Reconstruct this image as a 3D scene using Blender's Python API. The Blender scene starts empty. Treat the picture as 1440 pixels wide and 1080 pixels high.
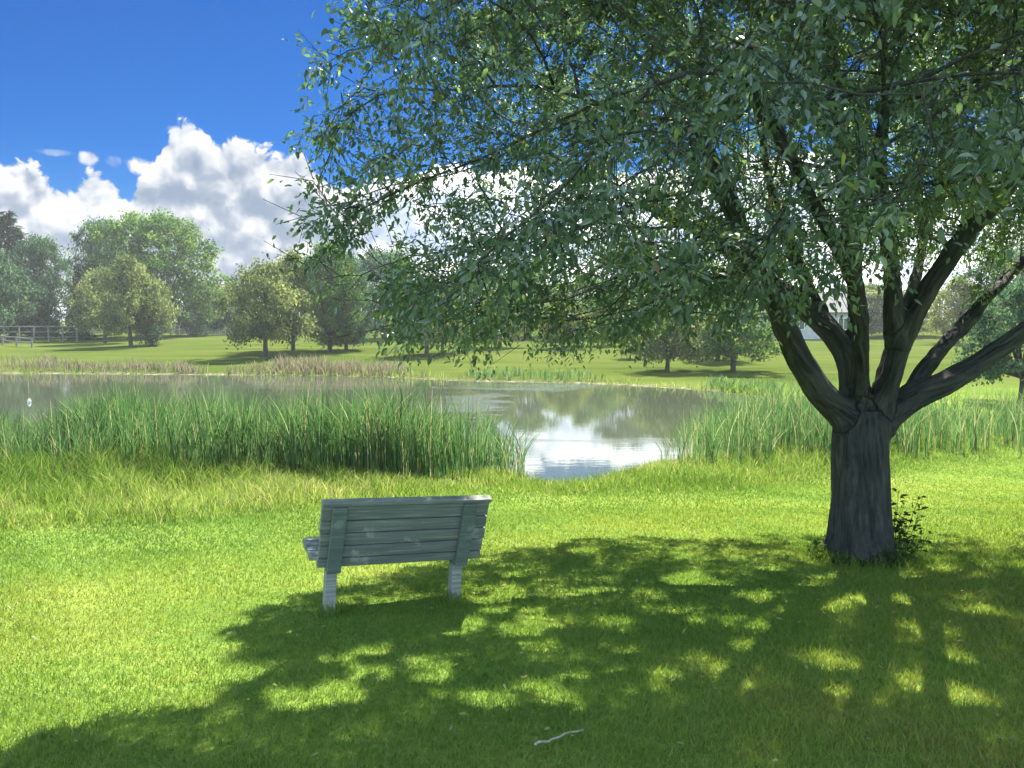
import bpy, bmesh, math, random
import numpy as np
from mathutils import Vector, Matrix, kdtree, noise
random.seed(7)
rng = np.random.default_rng(11)
R = math.radians
scene = bpy.context.scene
COL = scene.collection

# ---------------------------------------------------------------- camera
F, HY = 1088.0, 455.0
CAM = np.array([0.0, 0.0, 1.6])
PITCH = math.atan((540 - HY) / F)
FW = np.array([0, math.cos(PITCH), -math.sin(PITCH)])
UP = np.array([0, math.sin(PITCH), math.cos(PITCH)])
cd = bpy.data.cameras.new('camera')
cd.sensor_width = 36
cd.lens = 36 * F / 1440
cd.clip_start = 0.05
cd.clip_end = 3000
cam = bpy.data.objects.new('camera', cd)
cam.location = CAM
cam.rotation_euler = (math.pi / 2 - PITCH, 0, 0)
COL.objects.link(cam)
scene.camera = cam


def ray(px, py):
    d = FW * F + np.array([1.0, 0, 0]) * (px - 720) + UP * (540 - py)
    return d / np.linalg.norm(d)


def at_y(px, py, Y):
    d = ray(px, py)
    return CAM + d * (Y / d[1])


def proj(P):
    P = np.asarray(P, float) - CAM
    dep = np.maximum(P @ FW, 1e-3)
    return np.stack([720 + F * P[..., 0] / dep, 540 - F * (P @ UP) / dep], -1)


# ---------------------------------------------------------------- terrain
WATER = -1.53
_HY = np.array([-400, -30, 0, 4, 8, 14, 17, 48, 60, 110, 200, 600, 1500.])
_HZ = np.array([12, 1.2, 0, -.38, -.77, -1.33, -1.42, -1.40, -1.10, .15, 1.0, 3, 8.])


def at_z(px, py, z):
    d = ray(px, py)
    return CAM + d * ((z - CAM[2]) / d[2])


POND_PX = [(-700, 672), (-300, 670), (0, 669), (300, 669), (600, 669), (725, 673), (780, 684), (835, 682), (890, 664),
           (930, 651), (1000, 643), (1060, 630), (1100, 600), (1115, 577), (1060, 558), (1000, 550), (950, 546), (860, 541),
           (760, 538), (640, 535.5), (560, 531), (400, 528), (200, 526.5), (0, 525.5), (-300, 525), (-900, 526)]
POND = np.array([at_z(a, b, WATER)[:2] for a, b in POND_PX])


def sdist(x, y, poly):
    """signed distance to a polygon, negative inside"""
    p = np.stack([x, y], -1)
    best = np.full(p.shape[:-1], 1e9)
    inside = np.zeros(p.shape[:-1], bool)
    n = len(poly)
    for i in range(n):
        a, b = poly[i], poly[(i + 1) % n]
        e = b - a
        w = p - a
        t = np.clip((w @ e) / (e @ e + 1e-12), 0, 1)
        d = np.linalg.norm(w - t[..., None] * e, axis=-1)
        best = np.minimum(best, d)
        c = ((a[1] > p[..., 1]) != (b[1] > p[..., 1]))
        xs = (b[0] - a[0]) * (p[..., 1] - a[1]) / (b[1] - a[1] + 1e-12) + a[0]
        inside ^= c & (p[..., 0] < xs)
    return np.where(inside, -best, best)


def wob(x, y):
    return (np.sin(x * .9 + 1.3) * np.cos(y * .7) * .6 + np.sin(x * 2.1 + y * 1.7) * .3 + np.sin(x * .23 - y * .31 + 2) * .9)


def ground_full(x, y):
    x = np.asarray(x, float)
    y = np.asarray(y, float)
    h = np.interp(y, _HY, _HZ)
    h = h + wob(x, y) * .018 * np.clip(np.abs(y) / 10, .3, 1) + wob(x * .12 + 4, y * .1) * np.clip((y - 50) / 60, 0, 1) * .25
    sd = sdist(x, y, POND) + wob(x * 1.3, y * 1.3) * .10
    t = np.clip(sd / 1.3, 0, 1)
    t = t * t * (3 - 2 * t)
    bank = WATER + .02 + (h - WATER - .02) * t
    bed = WATER + .02 - np.clip(-sd, 0, 3) * .22
    return np.where(sd > 0, np.maximum(bank, WATER + .02) * 1.0, bed), sd


def G(x, y):
    return ground_full(x, y)[0]


def at_ground(px, py):
    d = ray(px, py)
    ts = np.concatenate([np.arange(1.5, 40, .02), np.arange(40, 400, .25)])
    P = CAM + ts[:, None] * d
    g = G(P[:, 0], P[:, 1])
    k = np.argmax(P[:, 2] < g)
    return P[k] if P[k, 2] < g[k] else P[-1]


def inpoly(x, y, poly):
    return sdist(np.asarray(x, float), np.asarray(y, float), np.array(poly, float)) < 0


# ---------------------------------------------------------------- mesh helpers
def np_mesh(name, V, faces, mat=None, parent=None, tint=None, smooth=False, extra=None):
    """faces: list of (k, n) int arrays, k corners each"""
    me = bpy.data.meshes.new(name)
    V = np.asarray(V, np.float32)
    me.vertices.add(len(V))
    me.vertices.foreach_set('co', V.ravel())
    loops = np.concatenate([f.ravel() for f in faces]).astype(np.int32)
    tot = np.concatenate([np.full(len(f), f.shape[1]) for f in faces]).astype(np.int32)
    st = np.concatenate([[0], np.cumsum(tot)[:-1]]).astype(np.int32)
    me.loops.add(len(loops))
    me.loops.foreach_set('vertex_index', loops)
    me.polygons.add(len(tot))
    me.polygons.foreach_set('loop_start', st)
    me.polygons.foreach_set('loop_total', tot)
    if smooth:
        me.polygons.foreach_set('use_smooth', np.ones(len(tot), bool))
    for nm, arr in ([('tint', tint)] if tint is not None else []) + (extra or []):
        at = me.attributes.new(nm, 'FLOAT', 'POINT')
        at.data.foreach_set('value', np.asarray(arr, np.float32))
    me.update(calc_edges=True)
    if mat:
        me.materials.append(mat)
    o = bpy.data.objects.new(name, me)
    COL.objects.link(o)
    if parent:
        o.parent = parent
    return o


def tag(o, label=None, cat=None, group=None, kind=None):
    if label: o['label'] = label
    if cat: o['category'] = cat
    if group: o['group'] = group
    if kind: o['kind'] = kind
    return o


def empty(name, loc=(0, 0, 0), rz=0, label=None, cat=None, group=None):
    o = bpy.data.objects.new(name, None)
    o.empty_display_size = .2
    o.location = loc
    o.rotation_euler = (0, 0, rz)
    COL.objects.link(o)
    return tag(o, label, cat, group)


class Tubes:
    """collects tapered tubes along polylines"""

    def __init__(s):
        s.v, s.f, s.n = [], [], 0

    def add(s, pts, rad, seg=8, lobes=None):
        pts = np.asarray(pts, float)
        m = len(pts)
        tan = np.gradient(pts, axis=0) if m > 2 else np.repeat([pts[1] - pts[0]], 2, 0)
        tan /= np.linalg.norm(tan, axis=1)[:, None] + 1e-9
        ref = np.array([1., .13, 0]) if abs(tan[0][0]) < .8 else np.array([0, 1., .1])
        a = np.linspace(0, 2 * np.pi, seg, endpoint=False)
        rings = []
        for i in range(m):
            u = ref - tan[i] * (ref @ tan[i])
            u /= np.linalg.norm(u) + 1e-9
            ref = u
            w = np.cross(tan[i], u)
            rr = rad[i] * (1 + (lobes(a, i) if lobes else 0))
            rings.append(pts[i] + np.cos(a)[:, None] * u * np.reshape(rr, (-1, 1)) + np.sin(a)[:, None] * w * np.reshape(rr, (-1, 1)))
        V = np.concatenate(rings)
        i0 = np.arange(m - 1)[:, None] * seg
        j = np.arange(seg)[None]
        j2 = (j + 1) % seg
        q = np.stack([i0 + j, i0 + j2, i0 + seg + j2, i0 + seg + j], -1).reshape(-1, 4)
        s.v.append(V)
        s.f.append(q + s.n)
        s.n += len(V)
        # caps as quads/fans
        for base, flip in ((0, True), ((m - 1) * seg, False)):
            c = len(V) * 0 + s.n
            s.v.append(pts[[0 if flip else m - 1]])
            s.n += 1
            b0 = s.n - 1 - len(V) + base if False else None
        n0 = s.n - 2 - len(V)
        t1 = np.stack([n0 + (j[0] + 1) % seg, n0 + j[0], np.full(seg, s.n - 2)], -1)
        b = n0 + (m - 1) * seg
        t2 = np.stack([b + j[0], b + (j[0] + 1) % seg, np.full(seg, s.n - 1)], -1)
        s.f.append(t1)
        s.f.append(t2)

    def build(s, name, mat, parent=None, smooth=True):
        return np_mesh(name, np.concatenate(s.v), s.f, mat, parent, smooth=smooth)


def leaf_cloud(pos, nrm, axis, length, width, fold=.25, curl=.15):
    """ovate folded leaves: base, two on each side, tip -> 2 quads"""
    n = len(pos)
    axis = axis / (np.linalg.norm(axis, axis=1)[:, None] + 1e-9)
    side = np.cross(nrm, axis)
    side /= np.linalg.norm(side, axis=1)[:, None] + 1e-9
    up = np.cross(axis, side)
    L = np.reshape(length, (-1, 1)) * np.ones((n, 1))
    W = np.reshape(width, (-1, 1)) * np.ones((n, 1)) * .5
    def P(t, s, z): return pos + axis * L * t + side * W * s + up * L * z
    V = np.stack([P(0, 0, 0), P(.30, .92, fold * .22), P(.68, .72, fold * .12 - curl * .35), P(1, 0, -curl),
                  P(.68, -.72, fold * .12 - curl * .35), P(.30, -.92, fold * .22)], 1).reshape(-1, 3)
    b = np.arange(n)[:, None] * 6
    f = np.concatenate([b + np.array([[0, 1, 2, 3]]), b + np.array([[0, 3, 4, 5]])])
    return V, f


def rand_unit(n):
    v = rng.normal(size=(n, 3))
    return v / np.linalg.norm(v, axis=1)[:, None]


def box(bm, x0, x1, y0, y1, z0, z1, bev=0.0, mtx=None):
    vs = [bm.verts.new(p) for p in ((x0, y0, z0), (x1, y0, z0), (x1, y1, z0), (x0, y1, z0), (x0, y0, z1), (x1, y0, z1), (x1, y1, z1), (x0, y1, z1))]
    if mtx is not None:
        for v in vs: v.co = mtx @ v.co
    fs = [bm.faces.new([vs[i] for i in q]) for q in ((3, 2, 1, 0), (4, 5, 6, 7), (0, 1, 5, 4), (1, 2, 6, 5), (2, 3, 7, 6), (3, 0, 4, 7))]
    if bev:
        es = list({e for f in fs for e in f.edges})
        bmesh.ops.bevel(bm, geom=es, offset=bev, segments=2, affect='EDGES', profile=.6)


def bm_obj(name, bm, mat, parent=None):
    me = bpy.data.meshes.new(name)
    bm.normal_update()
    bm.to_mesh(me)
    bm.free()
    me.materials.append(mat)
    o = bpy.data.objects.new(name, me)
    COL.objects.link(o)
    if parent: o.parent = parent
    return o


# ---------------------------------------------------------------- materials
class NT:
    def __init__(s, tree): s.t = tree; s.n = tree.nodes; s.l = tree.links
    def node(s, ty, **kw):
        n = s.n.new(ty)
        for k, v in kw.items(): setattr(n, k, v)
        return n
    def put(s, sock, v):
        if v is None: return
        if isinstance(v, bpy.types.NodeSocket): s.l.new(v, sock)
        else:
            if isinstance(v, (tuple, list)) and len(v) == 3 and sock.type == 'RGBA': v = (*v, 1)
            sock.default_value = v
    def math(s, op, a, b=None, c=None, clamp=False):
        n = s.node('ShaderNodeMath', operation=op, use_clamp=clamp)
        for i, v in enumerate((a, b, c)): s.put(n.inputs[i], v)
        return n.outputs[0]
    def vmath(s, op, a, b=None):
        n = s.node('ShaderNodeVectorMath', operation=op)
        s.put(n.inputs[0], a); s.put(n.inputs[1], b)
        return n.outputs[0]
    def noise(s, vec, scale, detail=3, rough=.5, dim='3D'):
        n = s.node('ShaderNodeTexNoise', noise_dimensions=dim)
        s.put(n.inputs['Vector'], vec); n.inputs['Scale'].default_value = scale
        n.inputs['Detail'].default_value = detail; n.inputs['Roughness'].default_value = rough
        return n.outputs[0]
    def vor(s, vec, scale, dim='2D', feature='SMOOTH_F1', smooth=.6):
        n = s.node('ShaderNodeTexVoronoi', voronoi_dimensions=dim, feature=feature)
        s.put(n.inputs['Vector'], vec); n.inputs['Scale'].default_value = scale
        if feature == 'SMOOTH_F1': n.inputs['Smoothness'].default_value = smooth
        return n.outputs['Distance']
    def mix(s, f, a, b, blend='MIX'):
        n = s.node('ShaderNodeMix', data_type='RGBA', blend_type=blend)
        s.put(n.inputs[0], f); s.put(n.inputs[6], a); s.put(n.inputs[7], b)
        return n.outputs[2]
    def ramp(s, f, stops, interp='LINEAR'):
        n = s.node('ShaderNodeValToRGB')
        n.color_ramp.interpolation = interp
        e = n.color_ramp.elements
        while len(e) < len(stops): e.new(.5)
        for k, (p, c) in enumerate(stops):
            e[k].position = p
            e[k].color = (*c, 1) if not np.isscalar(c) else (c, c, c, 1)
        s.put(n.inputs[0], f)
        return n.outputs[0]
    def sstep(s, v, a, b):
        n = s.node('ShaderNodeMapRange', interpolation_type='SMOOTHSTEP')
        s.put(n.inputs[0], v); n.inputs[1].default_value = a; n.inputs[2].default_value = b
        return n.outputs[0]
    def attr(s, name): return s.node('ShaderNodeAttribute', attribute_name=name).outputs['Fac']
    def pos(s): return s.node('ShaderNodeNewGeometry').outputs['Position']
    def obj(s): return s.node('ShaderNodeTexCoord').outputs['Object']
    def scale(s, v, k):
        n = s.node('ShaderNodeVectorMath', operation='MULTIPLY'); s.put(n.inputs[0], v); n.inputs[1].default_value = k
        return n.outputs[0]
    def bump(s, h, strength, dist=.02):
        n = s.node('ShaderNodeBump'); s.put(n.inputs['Height'], h); n.inputs['Strength'].default_value = strength; n.inputs['Distance'].default_value = dist
        return n.outputs[0]


def mat_new(name):
    m = bpy.data.materials.new(name)
    m.use_nodes = True
    for n in list(m.node_tree.nodes): m.node_tree.nodes.remove(n)
    t = NT(m.node_tree)
    out = t.node('ShaderNodeOutputMaterial')
    return m, t, out


def principled(name, color_fn, rough=.7, bump_fn=None, spec=.3):
    m, t, out = mat_new(name)
    p = t.node('ShaderNodeBsdfPrincipled')
    t.put(p.inputs['Base Color'], color_fn(t) if callable(color_fn) else color_fn)
    p.inputs['Roughness'].default_value = rough
    p.inputs['Specular IOR Level'].default_value = spec
    if bump_fn: t.l.new(bump_fn(t), p.inputs['Normal'])
    t.l.new(p.outputs[0], out.inputs[0])
    return m


def foliage(name, stops, trans=.5, gloss=.06, rough=.35, tsat=(1.25, 1.5, .55), big=None):
    """leaf shader: diffuse + light shining through + a little wax gloss"""
    m, t, out = mat_new(name)
    c = t.ramp(t.attr('tint'), stops)
    if big:
        nz = t.noise(t.obj(), big[0], 2)
        c = t.mix(t.sstep(nz, .42, .62), c, t.mix(1.0, c, big[1], 'MULTIPLY'))
    d = t.node('ShaderNodeBsdfDiffuse'); t.l.new(c, d.inputs[0])
    tc = t.mix(1.0, c, tsat, 'MULTIPLY')
    tr = t.node('ShaderNodeBsdfTranslucent'); t.l.new(tc, tr.inputs[0])
    mx = t.node('ShaderNodeMixShader'); mx.inputs[0].default_value = trans
    t.l.new(d.outputs[0], mx.inputs[1]); t.l.new(tr.outputs[0], mx.inputs[2])
    res = mx.outputs[0]
    if gloss:
        g = t.node('ShaderNodeBsdfGlossy'); g.inputs['Roughness'].default_value = rough; g.inputs[0].default_value = (.9, .95, 1, 1)
        m2 = t.node('ShaderNodeMixShader')
        lw = t.node('ShaderNodeFresnel'); lw.inputs[0].default_value = 1.4
        t.l.new(t.math('MULTIPLY', lw.outputs[0], gloss * 10, clamp=True), m2.inputs[0])
        t.l.new(res, m2.inputs[1]); t.l.new(g.outputs[0], m2.inputs[2])
        res = m2.outputs[0]
    t.l.new(res, out.inputs[0])
    return m


def bark_mat(name, dark, light, sc=1.0, attr=None):
    src = (lambda t: t.node('ShaderNodeAttribute', attribute_name=attr).outputs['Vector']) if attr else (lambda t: t.scale(t.obj(), (1, 1, .14)))
    def col(t):
        v = t.scale(src(t), (14 * sc, 14 * sc, 14 * sc))
        n = t.noise(v, 1.6, 6, .65)
        b = t.noise(t.obj(), 2.2 * sc, 3)
        c = t.ramp(n, [(.3, dark), (.55, tuple(.5 * (a + b_) for a, b_ in zip(dark, light))), (.75, light)])
        return t.mix(t.sstep(b, .5, .68), c, t.mix(1.0, c, (1.25, 1.3, 1.15), 'MULTIPLY'))
    def bmp(t):
        v = t.scale(src(t), (17 * sc, 17 * sc, 17 * sc))
        h = t.math('ADD', t.noise(v, 1.6, 6, .65), t.math('MULTIPLY', t.vor(v, 1.1, '3D', 'F1'), .9))
        return t.bump(h, 1.0, .045)
    return principled(name, col, .9, bmp, .15)


GRASS_D, GRASS_M, GRASS_L = (.080, .165, .036), (.146, .232, .044), (.235, .285, .066)


def ground_mat():
    m, t, out = mat_new('lawn_ground')
    P = t.pos()
    n1 = t.noise(P, .55, 4, .6)
    n2 = t.noise(t.scale(P, (1, 1.0, 1)), 5.0, 4, .65)
    n3 = t.noise(P, 45, 3, .7)
    k = t.math('ADD', t.math('MULTIPLY', n1, .5), t.math('ADD', t.math('MULTIPLY', n2, .3), t.math('MULTIPLY', n3, .35)))
    c = t.ramp(k, [(.40, GRASS_D), (.56, GRASS_M), (.72, GRASS_L)])
    dry = t.noise(P, .22, 3, .5)
    c = t.mix(t.math('MULTIPLY', t.sstep(dry, .52, .70), .55), c, (.25, .265, .075))
    far = t.attr('far')
    cf = t.ramp(t.math('ADD', t.math('MULTIPLY', t.noise(t.scale(P, (.25, 1, 1)), .35, 4, .6), .7), t.math('MULTIPLY', n2, .3)),
                [(.38, (.048, .080, .016)), (.50, (.070, .100, .020)), (.64, (.105, .125, .032))])
    c = t.mix(far, c, cf)
    mud = t.ramp(t.noise(P, 2.5, 5, .6), [(.38, (.09, .09, .05)), (.55, (.20, .18, .13)), (.72, (.40, .37, .31))])
    c = t.mix(t.attr('shore'), c, mud)
    d = t.node('ShaderNodeBsdfDiffuse'); t.l.new(c, d.inputs[0])
    h = t.math('ADD', n3, t.math('MULTIPLY', n2, .8))
    t.l.new(t.bump(h, .7, .05), d.inputs['Normal'])
    t.l.new(d.outputs[0], out.inputs[0])
    return m


_a, _b = at_z(745, 543, WATER), at_z(655, 566, WATER)
RIPPLE = [(_a[0], _a[1], 5.5, 3.0), (_b[0], _b[1], 2.2, 7.0)]


def water_mat():
    m, t, out = mat_new('pond_water')
    P = t.pos()
    p = t.node('ShaderNodeBsdfPrincipled')
    p.inputs['Base Color'].default_value = (.060, .074, .050, 1)
    p.inputs['IOR'].default_value = 1.33
    p.inputs['Specular IOR Level'].default_value = .5
    wind = t.noise(t.scale(P, (.05, .35, 1)), 1.0, 3, .55)
    w = t.sstep(wind, .56, .70)
    rp = 0.0
    for (cx_, cy_, rx_, ry_) in RIPPLE:   # breeze patches near the far right shore
        sp = t.node('ShaderNodeSeparateXYZ'); t.l.new(P, sp.inputs[0])
        e1 = t.math('POWER', t.math('DIVIDE', t.math('SUBTRACT', sp.outputs[0], cx_), rx_), 2.0)
        e2 = t.math('POWER', t.math('DIVIDE', t.math('SUBTRACT', sp.outputs[1], cy_), ry_), 2.0)
        q_ = t.math('ADD', t.math('SUBTRACT', 1.0, t.math('ADD', e1, e2)), t.math('MULTIPLY', t.math('SUBTRACT', t.noise(t.scale(P, (.35, 1.1, 1)), 1.0, 4, .6), .5), 5.0))
        rp = t.math('MAXIMUM', rp, t.sstep(q_, 0.0, 1.5))
    t.l.new(t.math('ADD', t.math('MULTIPLY', rp, .16), t.math('ADD', t.math('MULTIPLY', w, .10), .02)), p.inputs['Roughness'])
    h = t.math('ADD', t.noise(t.scale(P, (1.2, 3.2, 1)), 1.3, 2, .5), t.math('MULTIPLY', t.noise(t.scale(P, (2, 4, 1)), 4.0, 2, .5), .3))
    b = t.node('ShaderNodeBump'); t.l.new(h, b.inputs['Height']); b.inputs['Distance'].default_value = .03
    t.l.new(t.math('ADD', t.math('MULTIPLY', rp, .75), t.math('ADD', t.math('MULTIPLY', w, .10), .03)), b.inputs['Strength'])
    t.l.new(b.outputs[0], p.inputs['Normal'])
    t.l.new(p.outputs[0], out.inputs[0])
    return m


M = {}
M['ground'] = ground_mat()
M['water'] = water_mat()
M['blade'] = foliage('lawn_blade', [(0, GRASS_D), (.45, GRASS_M), (.85, GRASS_L), (1, (.20, .19, .06))], .42, .008, .5, (1.35, 1.3, .6))
M['tall'] = foliage('long_grass_blade', [(0, (.070, .135, .030)), (.45, (.130, .205, .045)), (.8, (.20, .265, .075)), (1, (.36, .33, .18))], .5, 0, .55, (1.25, 1.3, .8))
M['reed'] = foliage('green_reed_blade', [(0, (.036, .090, .038)), (.5, (.072, .148, .058)), (.88, (.140, .220, .100)), (1, (.28, .26, .17))], .5, 0, .45, (1.15, 1.3, .85))
M['deadreed'] = foliage('straw_reed_blade', [(0, (.12, .105, .08)), (.5, (.29, .25, .20)), (.85, (.42, .37, .30)), (1, (.10, .15, .05))], .3, 0, .5, (1.1, 1, .8))
M['leaf'] = foliage('park_tree_leaf', [(0, (.080, .116, .092)), (.6, (.155, .206, .135)), (.93, (.25, .29, .15)), (.965, (.26, .29, .08)), (1, (.24, .16, .13))],
                    .45, .013, .5, (1.1, 1.45, .65))
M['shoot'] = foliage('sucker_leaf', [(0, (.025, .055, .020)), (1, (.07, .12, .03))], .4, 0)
M['bark'] = bark_mat('dark_bark', (.026, .029, .030), (.125, .125, .12))
M['trunkbark'] = bark_mat('trunk_bark', (.016, .020, .022), (.115, .118, .115), 1.0, 'barkco')
M['farbark'] = bark_mat('far_bark', (.04, .035, .03), (.13, .115, .10), .5)
M['f_olive'] = foliage('olive_foliage', [(0, (0.083, 0.114, 0.063)), (.6, (0.166, 0.201, 0.099)), (1, (0.294, 0.308, 0.161))], .54, 0, .4, (1.2, 1.3, .7), (.5, (.7, .75, .92)))
M['f_green'] = foliage('green_foliage', [(0, (0.051, 0.114, 0.047)), (.6, (0.109, 0.194, 0.068)), (1, (0.192, 0.268, 0.099))], .54, 0, .4, (1.2, 1.3, .6), (.4, (.7, .75, .92)))
M['f_yellow'] = foliage('yellow_green_foliage', [(0, (0.090, 0.127, 0.045)), (.6, (0.166, 0.208, 0.063)), (1, (0.282, 0.281, 0.090))], .54, 0, .4, (1.2, 1.2, .6), (.5, (.75, .8, .92)))
M['f_dark'] = foliage('dark_foliage', [(0, (0.038, 0.080, 0.060)), (.6, (0.074, 0.131, 0.090)), (1, (0.141, 0.201, 0.125))], .54, 0, .4, (1.1, 1.3, .8), (.5, (.75, .8, .92)))
M['f_spruce'] = foliage('spruce_needles', [(0, (.016, .034, .026)), (.6, (.030, .055, .040)), (1, (.055, .085, .06))], .22, 0, .4, (1, 1.2, .9))

# ---------------------------------------------------------------- ground and water
def grid_axis(parts):
    out = []
    for a, b, s in parts: out += list(np.arange(a, b, s))
    return np.array(out + [parts[-1][1]])


gx = grid_axis([(-1200, -200, 100), (-200, -60, 10), (-60, -24, 1.2), (-24, 24, .3), (24, 60, 1.2), (60, 200, 10), (200, 1200, 100)])
gy = grid_axis([(-60, -2, 4), (-2, 26, .25), (26, 60, .5), (60, 130, 2), (130, 300, 10), (300, 1400, 100)])
X, Y = np.meshgrid(gx, gy)
Z, SD = ground_full(X, Y)
ny, nx = X.shape
idx = np.arange(nx * ny).reshape(ny, nx)
q = np.stack([idx[:-1, :-1], idx[:-1, 1:], idx[1:, 1:], idx[1:, :-1]], -1).reshape(-1, 4)
shore = np.clip(1 - (SD - .05) / .75, 0, 1) * np.clip((Y - 24) / 6, .55, 1)
shore = np.where(SD > 0, shore, 1)
far = np.clip((Y - 30) / 12, 0, 1)
gobj = np_mesh('ground', np.stack([X, Y, Z], -1).reshape(-1, 3), [q], M['ground'], smooth=True,
               extra=[('shore', shore.ravel()), ('far', far.ravel())])
tag(gobj, 'sloping mown green lawn running down to the pond and rising beyond it', 'lawn', kind='structure')

wx = np.linspace(POND[:, 0].min() - 2, POND[:, 0].max() + 1, 60)
wy = np.linspace(POND[:, 1].min() - 1, POND[:, 1].max() + 1, 60)
X2, Y2 = np.meshgrid(wx, wy)
sdw = sdist(X2, Y2, POND)
idx = np.arange(3600).reshape(60, 60)
q = np.stack([idx[:-1, :-1], idx[:-1, 1:], idx[1:, 1:], idx[1:, :-1]], -1).reshape(-1, 4)
keep = sdw.ravel()[q].min(1) < 1.0
wob_ = np_mesh('water', np.stack([X2, Y2, np.full_like(X2, WATER)], -1).reshape(-1, 3), [q[keep]], M['water'], smooth=True)
tag(wob_, 'calm pond mirroring white cloud and trees', 'pond', kind='structure')

# ---------------------------------------------------------------- grass, long grass, reeds
EDGE = np.array([(-900, 756), (0, 750), (250, 741), (440, 716), (600, 706), (700, 700), (820, 699), (950, 698), (1100, 688), (1250, 672), (1440, 655), (2200, 628)], float)


def blades(x, y, h, w, lean, seg=2, tintlo=0, tinthi=1, tint=None, bend=.6, twist=None):
    """ribbon blades; seg quads plus a tip triangle"""
    n = len(x)
    z = G(x, y)
    az = rng.uniform(0, 2 * np.pi, n) if twist is None else twist
    la = rng.uniform(0, 2 * np.pi, n)
    side = np.stack([np.cos(az), np.sin(az), np.zeros(n)], -1)
    ldir = np.stack([np.cos(la), np.sin(la), np.zeros(n)], -1)
    base = np.stack([x, y, z - .01], -1)
    V = []
    for k in range(seg + 1):
        t = k / (seg + 1)
        c = base + ldir * (lean * h * t ** (1 + bend * 1.5))[:, None] + np.array([0, 0, 1.]) * (h * (t - .28 * lean * t * t))[:, None]
        ww = (w * (1 - .55 * t ** 2) * .5)[:, None]
        V += [c - side * ww, c + side * ww]
    t = 1.0
    V.append(base + ldir * (lean * h)[:, None] + np.array([0, 0, 1.]) * (h * (1 - .28 * lean))[:, None])
    V = np.stack(V, 1)
    m = 2 * (seg + 1) + 1
    b = np.arange(n)[:, None] * m
    fs = [b + np.array([[2 * k, 2 * k + 1, 2 * k + 3, 2 * k + 2]]) for k in range(seg)]
    ft = b + np.array([[2 * seg, 2 * seg + 1, 2 * seg + 2]])
    ti = rng.uniform(tintlo, tinthi, n) if tint is None else tint
    return V.reshape(-1, 3), [np.concatenate(fs), ft], np.repeat(ti, m)


def scatter(n, x0, x1, y0, y1):
    return rng.uniform(x0, x1, n), rng.uniform(y0, y1, n)


def ground_px(x, y):
    return proj(np.stack([x, y, G(x, y)], -1))


def clumpy(x, y, s):
    return .5 + .5 * np.clip(wob(x * s, y * s) + .6 * wob(x * s * 2.7 + 9, y * s * 2.3), -1.2, 1.2) / 1.2


# mown lawn: rings of growing distance
xs, ys, hs, ws = [], [], [], []
for (a, b, dens, w) in ((2.4, 4.0, 7500, .0042), (4.0, 5.6, 5200, .0052), (5.6, 8.0, 3200, .0068), (8.0, 11.0, 1900, .0090), (11, 17.5, 900, .013)):
    hw = .80 * b + 1.6
    n = int(dens * (b - a) * hw * 2)
    x, y = scatter(n, -hw, hw, a, b)
    k = np.abs(x) < .72 * y + 1.6
    x, y = x[k], y[k]
    P = ground_px(x, y)
    k = P[:, 1] > np.interp(P[:, 0], EDGE[:, 0], EDGE[:, 1]) - 24
    x, y = x[k], y[k]
    xs.append(x); ys.append(y)
    hs.append(rng.uniform(.028, .062, len(x)) * (.8 + .5 * clumpy(x, y, 1.3)))
    ws.append(np.full(len(x), w) * rng.uniform(.7, 1.2, len(x)))
x, y, h, w = map(np.concatenate, (xs, ys, hs, ws))
ti = np.clip(.42 + .24 * wob(x * .8, y * .8) + .18 * wob(x * 2.9 + 7, y * 3.3) + rng.normal(0, .17, len(x)), 0, 1)
V, f, t_ = blades(x, y, h, w, rng.uniform(.15, .9, len(x)), 1, tint=ti)
tag(np_mesh('lawn_grass', V, f, M['blade'], tint=t_), 'short mown grass covering the near lawn', 'grass', kind='stuff')

# long grass along the bank
x, y = scatter(420000, -17, 26, 7.5, 26)
P = ground_px(x, y)
sd = sdist(x, y, POND)
e = np.interp(P[:, 0], EDGE[:, 0], EDGE[:, 1])
k = (P[:, 1] < e + rng.normal(0, 2.5, len(x))) & (sd > -.15) & (np.abs(x) < .72 * y + 2.5) & (y < np.where(x > 3, 24, 17.5))
cl = clumpy(x, y, 1.1)
k &= rng.uniform(0, 1, len(x)) < .45 + .55 * cl
x, y, P, e, cl = x[k], y[k], P[k], e[k], cl[k]
inn = np.clip((e - P[:, 1]) / 14, 0, 1)
leftk = np.interp(P[:, 0], [0, 420, 620, 760, 1440], [1.0, .95, .66, .62, .72])
h = (.10 + .46 * inn) * leftk * (.35 + .85 * cl) * (1 + .3 * wob(x * 2.1 + 5, y * 2.1)) * rng.uniform(.6, 1.25, len(x))
ti = np.clip(.50 + .22 * wob(x * .5 + 3, y * .6) + .22 * wob(x * 2.3, y * 2.6 + 4) + rng.normal(0, .2, len(x)), 0, .97)
ti = np.where(rng.uniform(0, 1, len(x)) < .035, 1, ti)
V, f, t_ = blades(x, y, h, rng.uniform(.007, .014, len(x)), rng.uniform(.15, .85, len(x)), 3, tint=ti)
tag(np_mesh('long_grass', V, f, M['tall'], tint=t_), 'unmown bright green grass along the near bank of the pond', 'grass', kind='stuff')


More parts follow.
